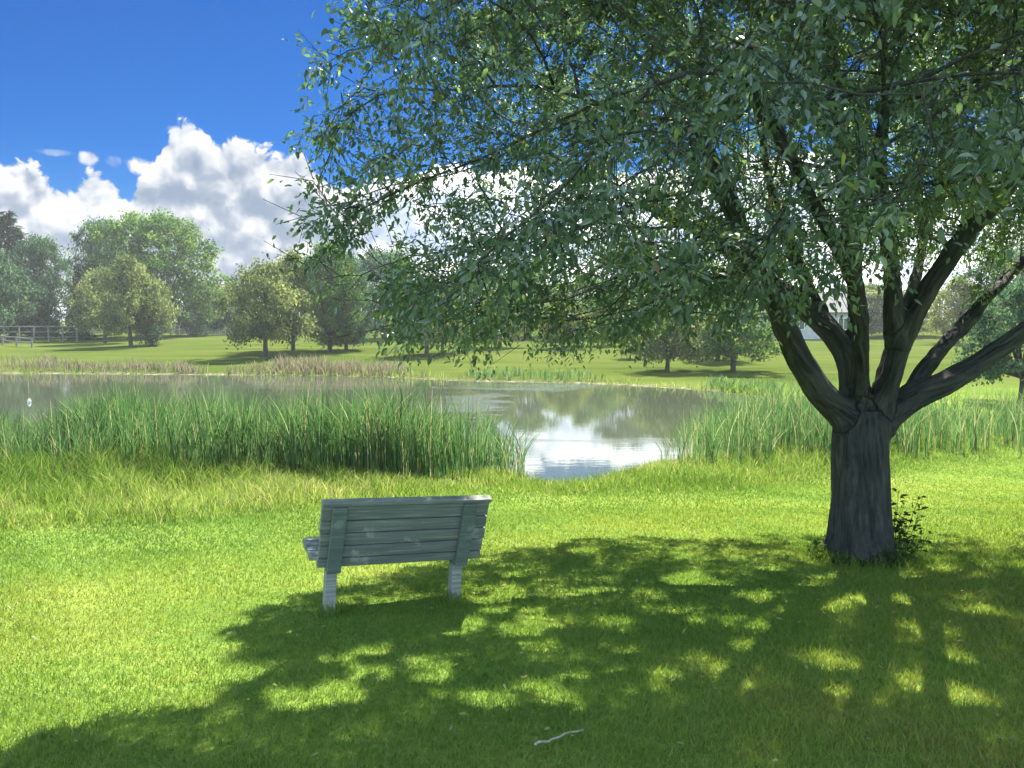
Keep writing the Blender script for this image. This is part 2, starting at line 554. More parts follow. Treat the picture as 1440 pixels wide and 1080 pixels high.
def reeds(name, polys, n, box_, hfun, mat, label, lean=(.06, .62), width=(.012, .024), tint=(.3, .2), dead=.05, seg=4, clump=.9, tuft=5, cat='reeds'):
    x, y = scatter(n, *box_)
    P = ground_px(x, y)
    k = np.zeros(n, bool)
    for p in polys: k |= inpoly(P[:, 0], P[:, 1], p)
    cl = clumpy(x, y, clump)
    k &= rng.uniform(0, 1, n) < np.interp(P[:, 0], [-300, 60, 120, 560, 660, 760, 930, 980, 1060], [.4, .45, 1, 1, .38, .25, .35, .5, 1])
    k &= rng.uniform(0, 1, n) < .35 + .65 * cl
    x, y, P, cl = x[k], y[k], P[k], cl[k]
    x = np.repeat(x, tuft) + rng.normal(0, .045, len(x) * tuft)
    y = np.repeat(y, tuft) + rng.normal(0, .045, len(y) * tuft)
    P = np.repeat(P, tuft, 0)
    cl = np.repeat(cl, tuft)
    m = len(x)
    h = hfun(P[:, 0], P[:, 1]) * (.72 + .4 * cl) * rng.uniform(.62, 1.12, m)
    ti = np.clip(rng.normal(*tint, m) + .25 * (np.repeat(rng.uniform(-1, 1, m // tuft), tuft)), 0, .96)
    ti = np.where(rng.uniform(0, 1, m) < dead, 1, ti)
    V, f, t_ = blades(x, y, h, rng.uniform(*width, m), rng.uniform(*lean, m) ** 1.3, seg, tint=ti, bend=.9)
    return tag(np_mesh(name, V, f, mat, tint=t_), label, cat, kind='stuff')


hl = lambda px, py: np.interp(px, [-300, 0, 70, 150, 300, 450, 600, 680, 740], [1.6, 1.5, 1.5, 1.95, 2.05, 2.02, 2.0, 1.7, 1.3])
reeds('reeds', [[(-500, 676), (60, 674), (60, 655), (-500, 640)], [(60, 676), (690, 675), (745, 672), (730, 660), (640, 648), (60, 646)]],
      8500, (-17, 1.2, 14, 19), hl, M['reed'], 'tall dense green reeds in the near edge of the pond behind the bench', seg=4, tint=(.48, .26), clump=1.6)
hr = lambda px, py: np.interp(px, [930, 1000, 1100, 1170, 1250, 1440, 1700], [1.0, 1.5, 1.75, 1.75, 1.75, 1.7, 1.7])
reeds('reeds', [[(925, 652), (960, 625), (1010, 615), (1110, 610), (1200, 600), (1440, 596), (1900, 592), (1900, 622), (1440, 634), (1250, 650), (1000, 656)]],
      15000, (2.5, 34, 15.5, 30), hr, M['reed'], 'thinner mixed green and straw reeds standing behind the big tree trunk', seg=4, tint=(.55, .2), dead=.14)
reeds('reeds', [[(-500, 523), (180, 525), (300, 526), (260, 519), (150, 514), (-500, 511)], [(310, 527), (420, 529), (600, 533), (560, 521), (420, 518), (350, 521)]],
      30000, (-75, 4, 38, 68), lambda px, py: .55 + .55 * clumpy(px * .06, py * .2, 1.0), M['deadreed'], 'straw coloured dead reeds along the far left shore', width=(.025, .05), lean=(.1, .8), seg=2, tuft=3, dead=.2, tint=(.5, .28), clump=.35)
reeds('reeds', [[(640, 534), (860, 539), (830, 527), (660, 526)], [(985, 548), (1060, 556), (1100, 560), (1100, 548), (1000, 540)]],
      16000, (-5, 18, 30, 52), lambda px, py: np.interp(px, [640, 760, 850, 985], [.6, .8, .5, .7]), M['reed'], 'low green reeds along the far right shore', width=(.03, .055), seg=2, tuft=3, tint=(.6, .2), clump=.35)

# ragged grass and reed tufts all along the far shore
x, y = scatter(150000, -80, 30, 22, 60)
sd = sdist(x, y, POND)
P = ground_px(x, y)
cl = clumpy(x, y, .8)
k = (sd > -.25) & (sd < .1 + 1.3 * cl) & (P[:, 1] < 600) & (P[:, 0] < 1500) & (P[:, 0] > -300) & (rng.uniform(0, 1, len(x)) < .15 + .85 * cl)
x, y, cl = x[k], y[k], cl[k]
V, f, t_ = blades(x, y, rng.uniform(.12, .5, len(x)) * (.5 + .7 * cl), rng.uniform(.02, .05, len(x)), rng.uniform(.1, .8, len(x)), 2, tint=np.clip(rng.normal(.55, .3, len(x)), 0, 1))
tag(np_mesh('shore_grass', V, f, M['tall'], tint=t_), 'ragged grass tufts along the far waterline', 'grass', kind='stuff')

# ---------------------------------------------------------------- trees
def colonize(pos, par, pts, step=.25, kill=.32, infl=1.6, iters=70, droop=0.0):
    pos = [np.array(p, float) for p in pos]
    par = list(par)
    pts = np.array(pts)
    alive = np.ones(len(pts), bool)
    near = np.full(len(pts), -1)
    nd = np.full(len(pts), 1e9)
    new0 = 0
    for it in range(iters):
        A = np.array(pos[new0:])
        if len(A) == 0: break
        kd = kdtree.KDTree(len(A))
        for i, p in enumerate(A): kd.insert(p, i)
        kd.balance()
        for k in np.nonzero(alive)[0]:
            _, i, d = kd.find(pts[k])
            if d < nd[k]: nd[k] = d; near[k] = i + new0
        alive &= nd > kill
        act = np.nonzero(alive & (nd < infl))[0]
        if len(act) == 0:
            act = np.nonzero(alive)[0]
            if len(act) == 0: break
            act = act[np.argsort(nd[act])[:20]]
        P = np.array(pos)
        acc = {}
        for k in act:
            d = pts[k] - P[near[k]]
            acc.setdefault(near[k], []).append(d / (np.linalg.norm(d) + 1e-9))
        new0 = len(pos)
        for i, ds in acc.items():
            d = np.mean(ds, 0) + rng.normal(0, .12, 3) - np.array([0, 0, droop])
            d /= np.linalg.norm(d) + 1e-9
            pos.append(P[i] + d * step)
            par.append(i)
    return np.array(pos), np.array(par)


def pipe_radii(par, r0=.0035, n=2.35):
    m = len(par)
    acc = np.zeros(m)
    kids = np.zeros(m, int)
    for i in range(m - 1, -1, -1):
        if kids[i] == 0: acc[i] = r0 ** n
        if par[i] >= 0:
            acc[par[i]] += acc[i]
            kids[par[i]] += 1
    return acc ** (1 / n), kids


def chains(par, rad):
    """split a skeleton into polylines, each following its thickest child"""
    m = len(par)
    ch = [[] for _ in range(m)]
    for i in range(m):
        if par[i] >= 0: ch[par[i]].append(i)
    out, stack = [], [i for i in range(m) if par[i] < 0]
    while stack:
        i = stack.pop()
        c = [i] if par[i] < 0 else [par[i], i]
        while ch[i]:
            b = sorted(ch[i], key=lambda k: -rad[k])
            stack += b[1:]
            i = b[0]
            c.append(i)
        out.append(c)
    return out


def smooth_path(p, it=2):
    p = np.array(p, float)
    for _ in range(it):
        if len(p) > 2: p[1:-1] = .25 * p[:-2] + .5 * p[1:-1] + .25 * p[2:]
    return p


def resample(pts, rad, step):
    pts, rad = np.array(pts, float), np.array(rad, float)
    # Catmull-like smoothing by Chaikin
    for _ in range(2):
        a, b = pts[:-1], pts[1:]
        mid = np.stack([.75 * a + .25 * b, .25 * a + .75 * b], 1).reshape(-1, 3)
        ra, rb = rad[:-1], rad[1:]
        mr = np.stack([.75 * ra + .25 * rb, .25 * ra + .75 * rb], 1).ravel()
        pts = np.concatenate([pts[:1], mid, pts[-1:]])
        rad = np.concatenate([rad[:1], mr, rad[-1:]])
    s = np.concatenate([[0], np.cumsum(np.linalg.norm(np.diff(pts, axis=0), axis=1))])
    t = np.linspace(0, s[-1], max(3, int(s[-1] / step) + 1))
    return np.stack([np.interp(t, s, pts[:, k]) for k in range(3)], -1), np.interp(t, s, rad)


def remesh_join(tubes, name, mat, parent, voxel, smooth, axis):
    tmp = tubes.build('tmp_wood', mat)
    md = tmp.modifiers.new('r', 'REMESH'); md.mode = 'VOXEL'; md.voxel_size = voxel
    ms = tmp.modifiers.new('s', 'SMOOTH'); ms.factor = .5; ms.iterations = smooth
    dg = bpy.context.evaluated_depsgraph_get()
    me = bpy.data.meshes.new_from_object(tmp.evaluated_get(dg))
    old = tmp.data
    bpy.data.objects.remove(tmp)
    bpy.data.meshes.remove(old)
    co = np.empty(len(me.vertices) * 3, np.float32)
    me.vertices.foreach_get('co', co)
    co = co.reshape(-1, 3)
    no = np.empty(len(me.vertices) * 3, np.float32)
    me.vertices.foreach_get('normal', no)
    no = no.reshape(-1, 3)
    kd = kdtree.KDTree(len(axis[0]))
    for i, p in enumerate(axis[0]): kd.insert(p, i)
    kd.balance()
    ii = np.array([kd.find(c)[1] for c in co])
    off = co - axis[0][ii]
    tn = axis[2][ii]
    al = np.sum(off * tn, 1)
    bc = off - tn * al[:, None] + axis[1][ii] + al[:, None] * np.array([[.05, .06, .12]])
    d = np.array([noise.noise(b * 12) * .022 + (abs(noise.noise(b * 6)) - .25) * .048 for b in map(Vector, bc)])
    me.vertices.foreach_set('co', (co + no * d[:, None]).astype(np.float32).ravel())
    me.polygons.foreach_set('use_smooth', np.ones(len(me.polygons), bool))
    at = me.attributes.new('barkco', 'FLOAT_VECTOR', 'POINT')
    at.data.foreach_set('vector', bc.astype(np.float32).ravel())
    me.update()
    me.name = name
    if not me.materials: me.materials.append(mat)
    o = bpy.data.objects.new(name, me)
    COL.objects.link(o)
    o.parent = parent
    return o


# --- the big tree beside the bench
TB = at_ground(1212, 786)
TY = TB[1]
tree = empty('broadleaf_tree', TB, 0, 'big spreading broadleaf tree with a thick dark forked trunk, shading the bench and lawn', 'tree')
TB[2] = G(TB[0], TB[1])
tree.location = TB


def tp(px, py, dy=0.0): return at_y(px, py, TY + dy) - TB


LIMBS = [  # (pixel x, pixel y, depth offset, radius in m)
    [(1205, 600, 0, .19), (1178, 575, -.05, .135), (1135, 528, -.25, .12), (1102, 470, -.5, .105), (1078, 410, -.8, .09), (1045, 345, -1.1, .075), (1010, 260, -1.4, .06), (965, 160, -1.7, .045)],
    [(1205, 600, .03, .19), (1198, 552, .1, .115), (1190, 495, .25, .115), (1152, 452, .5, .11), (1105, 415, .8, .10), (1050, 372, 1.1, .085), (985, 330, 1.5, .065), (900, 290, 1.9, .045)],
    [(1150, 452, .5, .10), (1135, 400, .7, .075), (1108, 340, 1.0, .06), (1080, 250, 1.3, .05), (1060, 130, 1.5, .04)],
    [(1210, 600, .05, .19), (1207, 545, .1, .10), (1209, 480, .3, .09), (1203, 390, .5, .085), (1192, 290, .7, .085), (1180, 170, .8, .065), (1165, 20, .8, .05), (1150, -140, .8, .035)],
    [(1225, 600, -.03, .18), (1248, 552, -.1, .10), (1266, 490, -.25, .098), (1300, 415, -.4, .092), (1347, 345, -.6, .082), (1400, 278, -.8, .075), (1470, 200, -1.0, .055), (1560, 100, -1.2, .04)],
    [(1262, 488, -.25, .10), (1258, 425, -.4, .085), (1242, 340, -.7, .07), (1235, 230, -1.0, .055), (1240, 90, -1.2, .04)],
    [(1225, 602, .02, .18), (1262, 566, .05, .125), (1330, 530, .15, .115), (1400, 490, .3, .10), (1480, 440, .5, .085), (1580, 380, .8, .065), (1700, 320, 1.1, .045)],
    [(1275, 560, .08, .09), (1300, 515, .4, .085), (1340, 478, .7, .075), (1392, 420, 1.1, .065), (1450, 360, 1.5, .055), (1530, 280, 1.9, .04)],
    [(1208, 560, -.05, .10), (1215, 470, -.5, .075), (1190, 370, -1.2, .06), (1130, 260, -2.0, .05), (1050, 120, -2.8, .035)],
    [(1240, 555, .1, .10), (1262, 470, .8, .075), (1290, 380, 1.6, .06), (1300, 300, 2.5, .04)],
]
wood = Tubes()
zb = -.12
base_pts = [np.array([0, 0, zb]), np.array([0, 0, .05]), np.array([0, 0, .25]), tp(1212, 700), tp(1212, 640), tp(1212, 600), tp(1214, 574)]
base_rad = [.37, .31, .275, .258, .245, .245, .205]
bp_, br_ = resample(base_pts, base_rad, .06)
def flute(a, i):
    z = bp_[i][2]
    k = .05 + .10 * math.exp(-max(z, 0) / .22)
    return k * np.sin(3 * a + .6) + .045 * np.sin(5 * a + 1.9 + z * .5) + .03 * np.sin(8 * a + .4 - z)
wood.add(bp_, br_, 40, flute)
limb_pts, limb_tan = [bp_], [bp_[:, 2:3] * np.array([[.05, .06, .12]])]   # axis points, bark offsets along each axis, tangents
axis_t = [np.tile([0, 0, 1.0], (len(bp_), 1))]
seedp, seedpar, handr = [], [], []
for L in LIMBS:
    p, r = resample([tp(a, b, c) for a, b, c, _ in L], [d for *_, d in L], .11)
    p = p + np.cumsum(rng.normal(0, .006, p.shape), 0)
    wood.add(p, r, 18)
    n_off = len(limb_pts) * .37
    g_ = np.gradient(p, axis=0)
    axis_t.append((g_ / np.linalg.norm(g_, axis=1)[:, None])[3:])
    limb_pts.append(p[3:])
    limb_tan.append(np.concatenate([[0], np.cumsum(np.linalg.norm(np.diff(p, axis=0), axis=1))])[3:, None] * np.array([[.05, .06, .12]]) + n_off)
    n0 = len(seedp)
    for i in range(0, len(p), 2):
        if i * .11 < .55: continue
        seedpar.append(-1 if len(seedp) == n0 else len(seedp) - 1)
        seedp.append(p[i]); handr.append(r[i])
remesh_join(wood, 'trunk', M['trunkbark'], tree, .021, 4, [np.concatenate(limb_pts), np.concatenate(limb_tan), np.concatenate(axis_t)])

# crown envelope, tree-local (metres)
CX, CY, RX, RY = -.08, .05, 5.12, 4.8
def z_lo(x, y):
    a = np.interp(x, [-5.6, -4.9, -4.3, -2.3, -1.2, 0, 1.5, 4.2], [3.2, 2.75, 2.2, 2.15, 2.55, 2.85, 3.3, 3.15])
    return a - .2 * np.clip((np.hypot(x - CX, y - CY) / 4 - .6), -.5, .6) + .45 * np.clip(-(y + 1.5) / 2.5, 0, 1.2)
def z_hi(x, y):
    q_ = np.abs((x - CX) / RX) ** 2.5 + np.abs((y - CY) / RY) ** 2.5
    return 2.2 + 5.6 * np.sqrt(np.clip(1 - q_, 0, 1) ** .72)
N = 7600
px_, py_ = rng.uniform(CX - RX, CX + RX, N * 3), rng.uniform(CY - RY, CY + RY, N * 3)
q_ = np.abs((px_ - CX) / RX) ** 2.5 + np.abs((py_ - CY) / RY) ** 2.5
k = q_ < (1 + .13 * np.sin(3 * np.arctan2(py_, px_) + 1) * np.sin(5 * np.arctan2(py_, px_))) ** 2
px_, py_ = px_[k], py_[k]
lo, hi = z_lo(px_, py_), z_hi(px_, py_)
k = hi > lo + .3
px_, py_, lo, hi = px_[k], py_[k], lo[k], hi[k]
u = rng.beta(.85, 1.25, len(px_))
pz_ = lo + (hi - lo) * u
A = np.stack([px_, py_, pz_], -1)
gap = np.array([noise.noise((p[0] * .75, p[1] * .75, p[2] * .85 + 5)) for p in A])
A = A[gap > -.38]
# gaps cut through the canopy along the sun line to place ground flecks
SD0 = np.array([math.sin(R(17)) * math.cos(R(50)), math.cos(R(17)) * math.cos(R(50)), math.sin(R(50))])
def shadow_xy(p):
    ky = SD0[1] / SD0[2]
    ys_ = (p[:, 1] - ky * p[:, 2]) / (1 - .097 * ky)
    k_ = (p[:, 2] + .097 * ys_) / SD0[2]
    return np.stack([p[:, 0] - SD0[0] * k_, ys_], -1)
HOLES = [tuple(at_ground(a_, b_)[:2] - TB[:2]) + (r_,) for a_, b_, r_ in (
    (980, 825, .30), (1090, 850, .24), (1160, 872, .2), (1062, 905, .22), (745, 905, .24), (860, 895, .15), (1215, 975, .2), (1310, 862, .2),
    (1425, 1035, .22), (985, 1030, .12), (1085, 1000, .1), (690, 1055, .14), (800, 845, .18), (720, 850, .2), (620, 905, .15), (540, 900, .2), (430, 905, .22),
    (600, 1000, .12), (470, 990, .16), (1400, 800, .14), (1330, 800, .12), (1440, 880, .15), (640, 960, .11), (350, 1060, .2), (1240, 858, .12))]
HOLES += [tuple(at_ground(rng.uniform(420, 1440), rng.uniform(770, 1070))[:2] - TB[:2]) + (rng.uniform(.06, .12),) for _ in range(115)]
LEFT = np.array([np.array(p_) - TB[:2] for p_ in ((-3.6, .5), (-2.8, 2.4), (-1.95, 2.95))] + [at_ground(a_, b_)[:2] - TB[:2] for a_, b_ in ((125, 1078), (205, 1062), (280, 1040), (335, 1000), (290, 930), (335, 880), (405, 850), (600, 795), (740, 770), (850, 752))])
LEFT = LEFT[np.argsort(LEFT[:, 1])]
FAR = np.array([at_ground(a_, b_)[:2] - TB[:2] for a_, b_ in ((700, 770), (850, 750), (1000, 752), (1120, 748), (1210, 757), (1300, 750), (1440, 748), (1700, 752))])
def holed(p, grow=1.0):  # also trims the crown to set the shadow's left and far edges
    q2 = shadow_xy(p)
    q2 = q2 + np.stack([np.sin(q2[:, 1] * 11 + 1) + np.sin(q2[:, 0] * 23 + q2[:, 1] * 7), np.cos(q2[:, 0] * 9 + 2) + np.sin(q2[:, 1] * 19)], -1) * .065
    bad = np.zeros(len(p), bool)
    for hx, hy, hr in HOLES: bad |= ((q2[:, 0] - hx) ** 2 + ((q2[:, 1] - hy) * .75) ** 2) < (hr * grow * .86) ** 2
    bad |= q2[:, 0] < np.interp(q2[:, 1], LEFT[:, 1], LEFT[:, 0]) - .05
    bad |= q2[:, 1] > np.interp(q2[:, 0], FAR[:, 0], FAR[:, 1])
    return bad
A = A[~holed(A, .8)]
A = A[(TB + A)[:, 1] > 2.7]
A = A[rng.permutation(len(A))[:9500]]
pos, par = colonize(seedp, seedpar, A, .22, .26, 1.5, 60, .03)
rad, kids = pipe_radii(par)
hr_ = np.zeros(len(pos)); hr_[:len(handr)] = handr
ns = len(handr)
rad = np.where(np.arange(len(pos)) < ns, np.maximum(.8 * hr_, .02), np.minimum(rad, .05))
br = Tubes()
for c in chains(par, rad):
    c = [i for i in c]
    if len(c) < 2: continue
    if all(i < ns for i in c): continue
    # skip the stretch that the trunk mesh already draws
    j = max([k for k, i in enumerate(c) if i < ns], default=0)
    cc = c[j:]
    if len(cc) < 2: continue
    pp = smooth_path(pos[cc], 1)
    rr = rad[cc].copy()
    rr[0] = min(rr[0], rr[1] * 1.5)
    br.add(pp, rr, 6 if rr[0] > .015 else 4)

# twigs and leaves
thin = np.nonzero((rad < .016) & (np.arange(len(pos)) >= ns))[0]
thin = np.concatenate([thin, np.repeat(thin[pos[thin][:, 2] > 5.1], 2)])   # extra twigs added high in the crown to deepen the shade below
tdir = pos[thin] - pos[par[thin]]
tdir /= np.linalg.norm(tdir, axis=1)[:, None] + 1e-9
ntw = 12
b0 = np.repeat(pos[thin], ntw, 0) + rng.normal(0, .03, (len(thin) * ntw, 3))
d0 = np.repeat(tdir, ntw, 0) * .7 + rand_unit(len(b0)) * .8 + np.array([0, 0, -.18])
d0 /= np.linalg.norm(d0, axis=1)[:, None]
ln = rng.uniform(.12, .34, len(b0))
# hanging shoots below the crown edge
LP, LA, LT = [], [], []
tw_t = np.repeat(rng.normal(0, .16, len(b0) // ntw), ntw)
for s in range(7):
    t = (s + .6) / 7
    p = b0 + d0 * (ln * t)[:, None]
    p[:, 2] -= .10 * t * t * ln * 2
    LP.append(p)
    LA.append(d0 * .55 + rand_unit(len(p)) * .75 + np.array([0, 0, -.35]))
    LT.append(np.clip(.48 + .34 * wob(b0[:, 0] * 1.5 + b0[:, 1], b0[:, 2] * 1.5) * .6 + tw_t + rng.normal(0, .16, len(p)), 0, .95))
LP, LA, LT = np.concatenate(LP), np.concatenate(LA), np.concatenate(LT)
m = len(LP)
LA /= np.linalg.norm(LA, axis=1)[:, None]
LT = np.where(rng.uniform(0, 1, m) < .02, .965, LT)
LT = np.where(rng.uniform(0, 1, m) < .008, 1, LT)
nrm = rand_unit(m) * .8 + np.array([0, 0, 1.0])
LP += LA * .02 + rng.normal(0, .012, LP.shape)
ll = rng.uniform(.028, .068, m)
cn = np.array([noise.noise((p[0] * 1.9, p[1] * 1.9, p[2] * 2.3)) for p in LP])
okk = ~holed(LP, 1.0) & (cn + rng.normal(0, .07, m) > np.interp(LP[:, 2], [4.8, 5.6], [-.015, -.25]))
LP, LA, LT, nrm, ll = LP[okk], LA[okk], LT[okk], nrm[okk], ll[okk]
m = len(LP)
V, f = leaf_cloud(LP, nrm, LA, ll, ll * rng.uniform(.42, .56, m))
# drop what would hang in front of the lens
tip = b0 + d0 * ln[:, None]
keep_tw = ((TB + b0)[:, 1] > 2.2) & ~holed(tip) & (np.array([noise.noise((p[0] * 1.9, p[1] * 1.9, p[2] * 2.3)) for p in tip]) > -.12)
for i in np.nonzero(keep_tw)[0][::3]:
    br.add([b0[i], b0[i] + d0[i] * ln[i]], [.0035, .0018], 3)
br.build('branches', M['bark'], tree)
np_mesh('crown', V, [f], M['leaf'], tree, tint=np.repeat(LT, 6), smooth=False)
print('TREE nodes', len(pos), 'leaves', m)


# --- leafy suckers round the trunk foot
def sucker_bush(loc, shoots, label):
    o = empty('leafy_shoots', loc, 0, label, 'shoots')
    P, A_, T_ = [], [], []
    for (a, r0, h, lx) in shoots:
        b = np.array([math.cos(a) * r0, math.sin(a) * r0, -.02])
        d = np.array([math.cos(a) * lx, math.sin(a) * lx, 1.0])
        n_ = 7
        path = np.array([b + d * h * s / (n_ - 1) + np.array([0, 0, -.15 * h * lx * (s / (n_ - 1)) ** 2]) + rng.normal(0, .012, 3) for s in range(n_)])
        path = smooth_path(path, 1)
        st = Tubes(); st.add(path, np.linspace(.006, .002, n_), 4); st.build('stem', M['bark'], o)
        for s in np.arange(.15, 1.0, .055 / max(h, .2)):
            i = s * (n_ - 1)
            p = path[int(i)] + (path[min(int(i) + 1, n_ - 1)] - path[int(i)]) * (i % 1)
            for _ in range(2):
                v = rand_unit(1)[0] * np.array([1, 1, .5])
                P.append(p + v * .02); A_.append(v + np.array([0, 0, .25])); T_.append(rng.uniform(.1, .8))
    P, A_ = np.array(P), np.array(A_)
    l_ = rng.uniform(.045, .085, len(P))
    V, f = leaf_cloud(P, rand_unit(len(P)) * .6 + np.array([0, 0, 1.]), A_, l_, l_ * .55)
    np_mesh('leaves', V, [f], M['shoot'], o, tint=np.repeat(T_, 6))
    return o


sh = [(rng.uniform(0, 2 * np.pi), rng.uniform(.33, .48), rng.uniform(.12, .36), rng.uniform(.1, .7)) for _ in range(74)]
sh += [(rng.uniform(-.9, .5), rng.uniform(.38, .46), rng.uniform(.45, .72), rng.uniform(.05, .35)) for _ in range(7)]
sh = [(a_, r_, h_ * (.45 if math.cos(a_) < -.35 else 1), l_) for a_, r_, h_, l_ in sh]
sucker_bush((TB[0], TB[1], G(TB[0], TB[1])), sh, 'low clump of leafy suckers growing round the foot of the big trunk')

# ---------------------------------------------------------------- bench
def wood_paint(name, base, worn, rough=.75):
    def col(t):
        v = t.scale(t.obj(), (1.2, 30, 30))
        n = t.noise(v, 2.0, 5, .65)
        s = t.noise(t.obj(), 6.0, 4, .6)
        c = t.ramp(n, [(.35, tuple(.72 * b for b in base)), (.55, base), (.72, worn)])
        return t.mix(t.sstep(s, .58, .70), c, worn)
    def bmp(t): return t.bump(t.noise(t.scale(t.obj(), (1.5, 40, 40)), 2.0, 4, .6), .5, .004)
    return principled(name, col, rough, bmp, .3)


M['plank'] = wood_paint('weathered_grey_plank', (.170, .190, .178), (.30, .31, .285))
M['support'] = wood_paint('green_painted_wood', (.128, .164, .152), (.20, .22, .205))
M['leg'] = wood_paint('pale_grey_leg', (.27, .29, .28), (.40, .41, .39))
M['bolt'] = principled('bolt_steel', (.35, .34, .32), .45, None, .5)
b1, b2 = at_ground(462, 864), at_ground(637, 852)
mid = (b1 + b2) / 2
yaw = R(23)
for half in np.arange(.3, .9, .004):
    b2 = b1 + 2 * half * np.array([math.cos(yaw), math.sin(yaw), 0])
    b2[2] = G(b2[0], b2[1])
    if proj(b2)[0] > 637: break
mid = (b1 + b2) / 2
print('BENCH half', half, 'yaw', math.degrees(yaw), 'at', mid)
bench = empty('park_bench', (mid[0], mid[1], mid[2]), yaw, 'weathered grey wooden park bench on two pale legs, seen from behind and facing the pond', 'bench')
bench.rotation_euler = (0, R(3.6), yaw)
LX0, LX1 = -half - .115, half + .165
# backrest: five boards reclined towards the viewer
back = None
tilt = R(17)
zb0, yb0 = .375, -.075
MB_ = Matrix.Translation((0, yb0, zb0)) @ Matrix.Rotation(tilt, 4, 'X')
back_e = empty('backrest', (0, 0, 0)); back_e.parent = bench
zz = 0
for i, hgt in enumerate((.066, .091, .091, .091, .112)):
    bm = bmesh.new()
    j = random.uniform(-.006, .006)
    box(bm, LX0 + j, LX1 + j + random.uniform(-.008, .008), -.022, .022, zz, zz + hgt, .006, MB_)
    o = bm_obj('plank', bm, M['plank'], back_e)
    zz += hgt + .011
HB = zz
bm = bmesh.new(); box(bm, LX0 - .004, LX1 + .004, -.040, .036, HB - .006 + .003, HB + .022, .006, MB_)
bm_obj('top_rail', bm, M['plank'], back_e)
seat_e = empty('seat', (0, 0, 0)); seat_e.parent = bench
for i in range(4):
    y0 = -.015 + i * .112
    bm = bmesh.new()
    box(bm, LX0 - .035 + random.uniform(-.008, .008), LX1 + random.uniform(-.006, .006), y0, y0 + .100, .40 + .006 * i, .445 + .006 * i, .006)
    bm_obj('plank', bm, M['plank'], seat_e)
for s in (-1, 1):
    x = s * half
    bm = bmesh.new(); box(bm, x - .050, x + .050, -.060, -.0235, -.03, HB - .012, .005, MB_)
    o = bm_obj('back_support', bm, M['support'], bench)
    bm = bmesh.new(); box(bm, x - .041, x + .041, -.045, .045, -.12, .318, .008)
    bm_obj('leg', bm, M['leg'], bench)
    bm = bmesh.new(); box(bm, x - .040, x + .040, -.10, .40, .320, .398, .006)
    bm_obj('seat_bracket', bm, M['support'], bench)

# uncut tufts round the bench legs and the trunk foot
tx, ty = [], []
for (cx_, cy_, r0, r1, n_) in ((b1[0], b1[1], .03, .13, 260), (b2[0], b2[1], .03, .13, 260), (TB[0], TB[1], .30, .62, 1500)):
    a = rng.uniform(0, 2 * np.pi, n_); r_ = r0 + (r1 - r0) * rng.uniform(0, 1, n_) ** 1.6
    tx.append(cx_ + np.cos(a) * r_); ty.append(cy_ + np.sin(a) * r_)
tx, ty = np.concatenate(tx), np.concatenate(ty)
V, f, t_ = blades(tx, ty, rng.uniform(.06, .16, len(tx)), rng.uniform(.004, .008, len(tx)), rng.uniform(.1, .7, len(tx)), 2, tint=rng.uniform(.1, .8, len(tx)))
tag(np_mesh('grass_tufts', V, f, M['blade'], tint=t_), 'longer uncut grass tufts round the bench legs and the trunk foot', 'grass', kind='stuff')

# ---------------------------------------------------------------- stick on the lawn
M['stick'] = principled('bare_stick', lambda t: t.ramp(t.noise(t.scale(t.obj(), (3, 30, 30)), 3, 3), [(.3, (.22, .19, .14)), (.7, (.42, .38, .30))]), .8)
sa, sb = at_ground(752, 1062), at_ground(818, 1040)
st = Tubes()
n_ = 9
pp = np.array([sa + (sb - sa) * s / (n_ - 1) + np.array([0, 0, .05]) + rng.normal(0, .003, 3) for s in range(n_)]) - sa
st.add(pp, np.linspace(.0065, .0035, n_), 8)
o = st.build('fallen_stick', M['stick']); o.location = sa
tag(o, 'thin pale bare stick lying on the shaded lawn in front of the bench', 'stick')

# a scatter of dropped leaves on the shaded lawn
fx, fy = rng.uniform(-2.2, 5.5, 420), rng.uniform(3.1, 9.2, 420)
lv = np.stack([fx, fy, G(fx, fy) + rng.uniform(.035, .06, 420)], -1)
ax_ = rand_unit(420) * np.array([1, 1, .35])
l_ = rng.uniform(.022, .048, 420)
V, f = leaf_cloud(lv, rand_unit(420) * .35 + np.array([0, 0, 1.]), ax_, l_, l_ * .5)
M['dropped'] = foliage('dropped_leaf', [(0, (.10, .13, .06)), (.5, (.26, .24, .10)), (1, (.36, .30, .20))], .3, 0)
tag(np_mesh('fallen_leaves', V, [f], M['dropped'], tint=np.repeat(rng.uniform(0, 1, 420), 6)), 'small dropped leaves scattered over the lawn under the big tree', 'leaves', kind='stuff')

# ---------------------------------------------------------------- marker in the pond
M['white'] = principled('white_paint', (.78, .78, .75), .5)
pw = at_z(41, 566, WATER)
mk = empty('marker_post', (pw[0], pw[1], WATER), 0, 'thin pale marker post with a white float standing in the pond', 'marker post')
tb = Tubes(); tb.add([(0, 0, -.3), (0, 0, .4), (.01, 0, .78)], [.012, .012, .010], 8); tb.build('post', M['stick'], mk)
tb = Tubes(); tb.add([(0, 0, -.06), (0, 0, -.02), (0, 0, .05), (0, 0, .11), (0, 0, .15)], [.025, .06, .075, .05, .02], 16); tb.build('float', M['white'], mk)

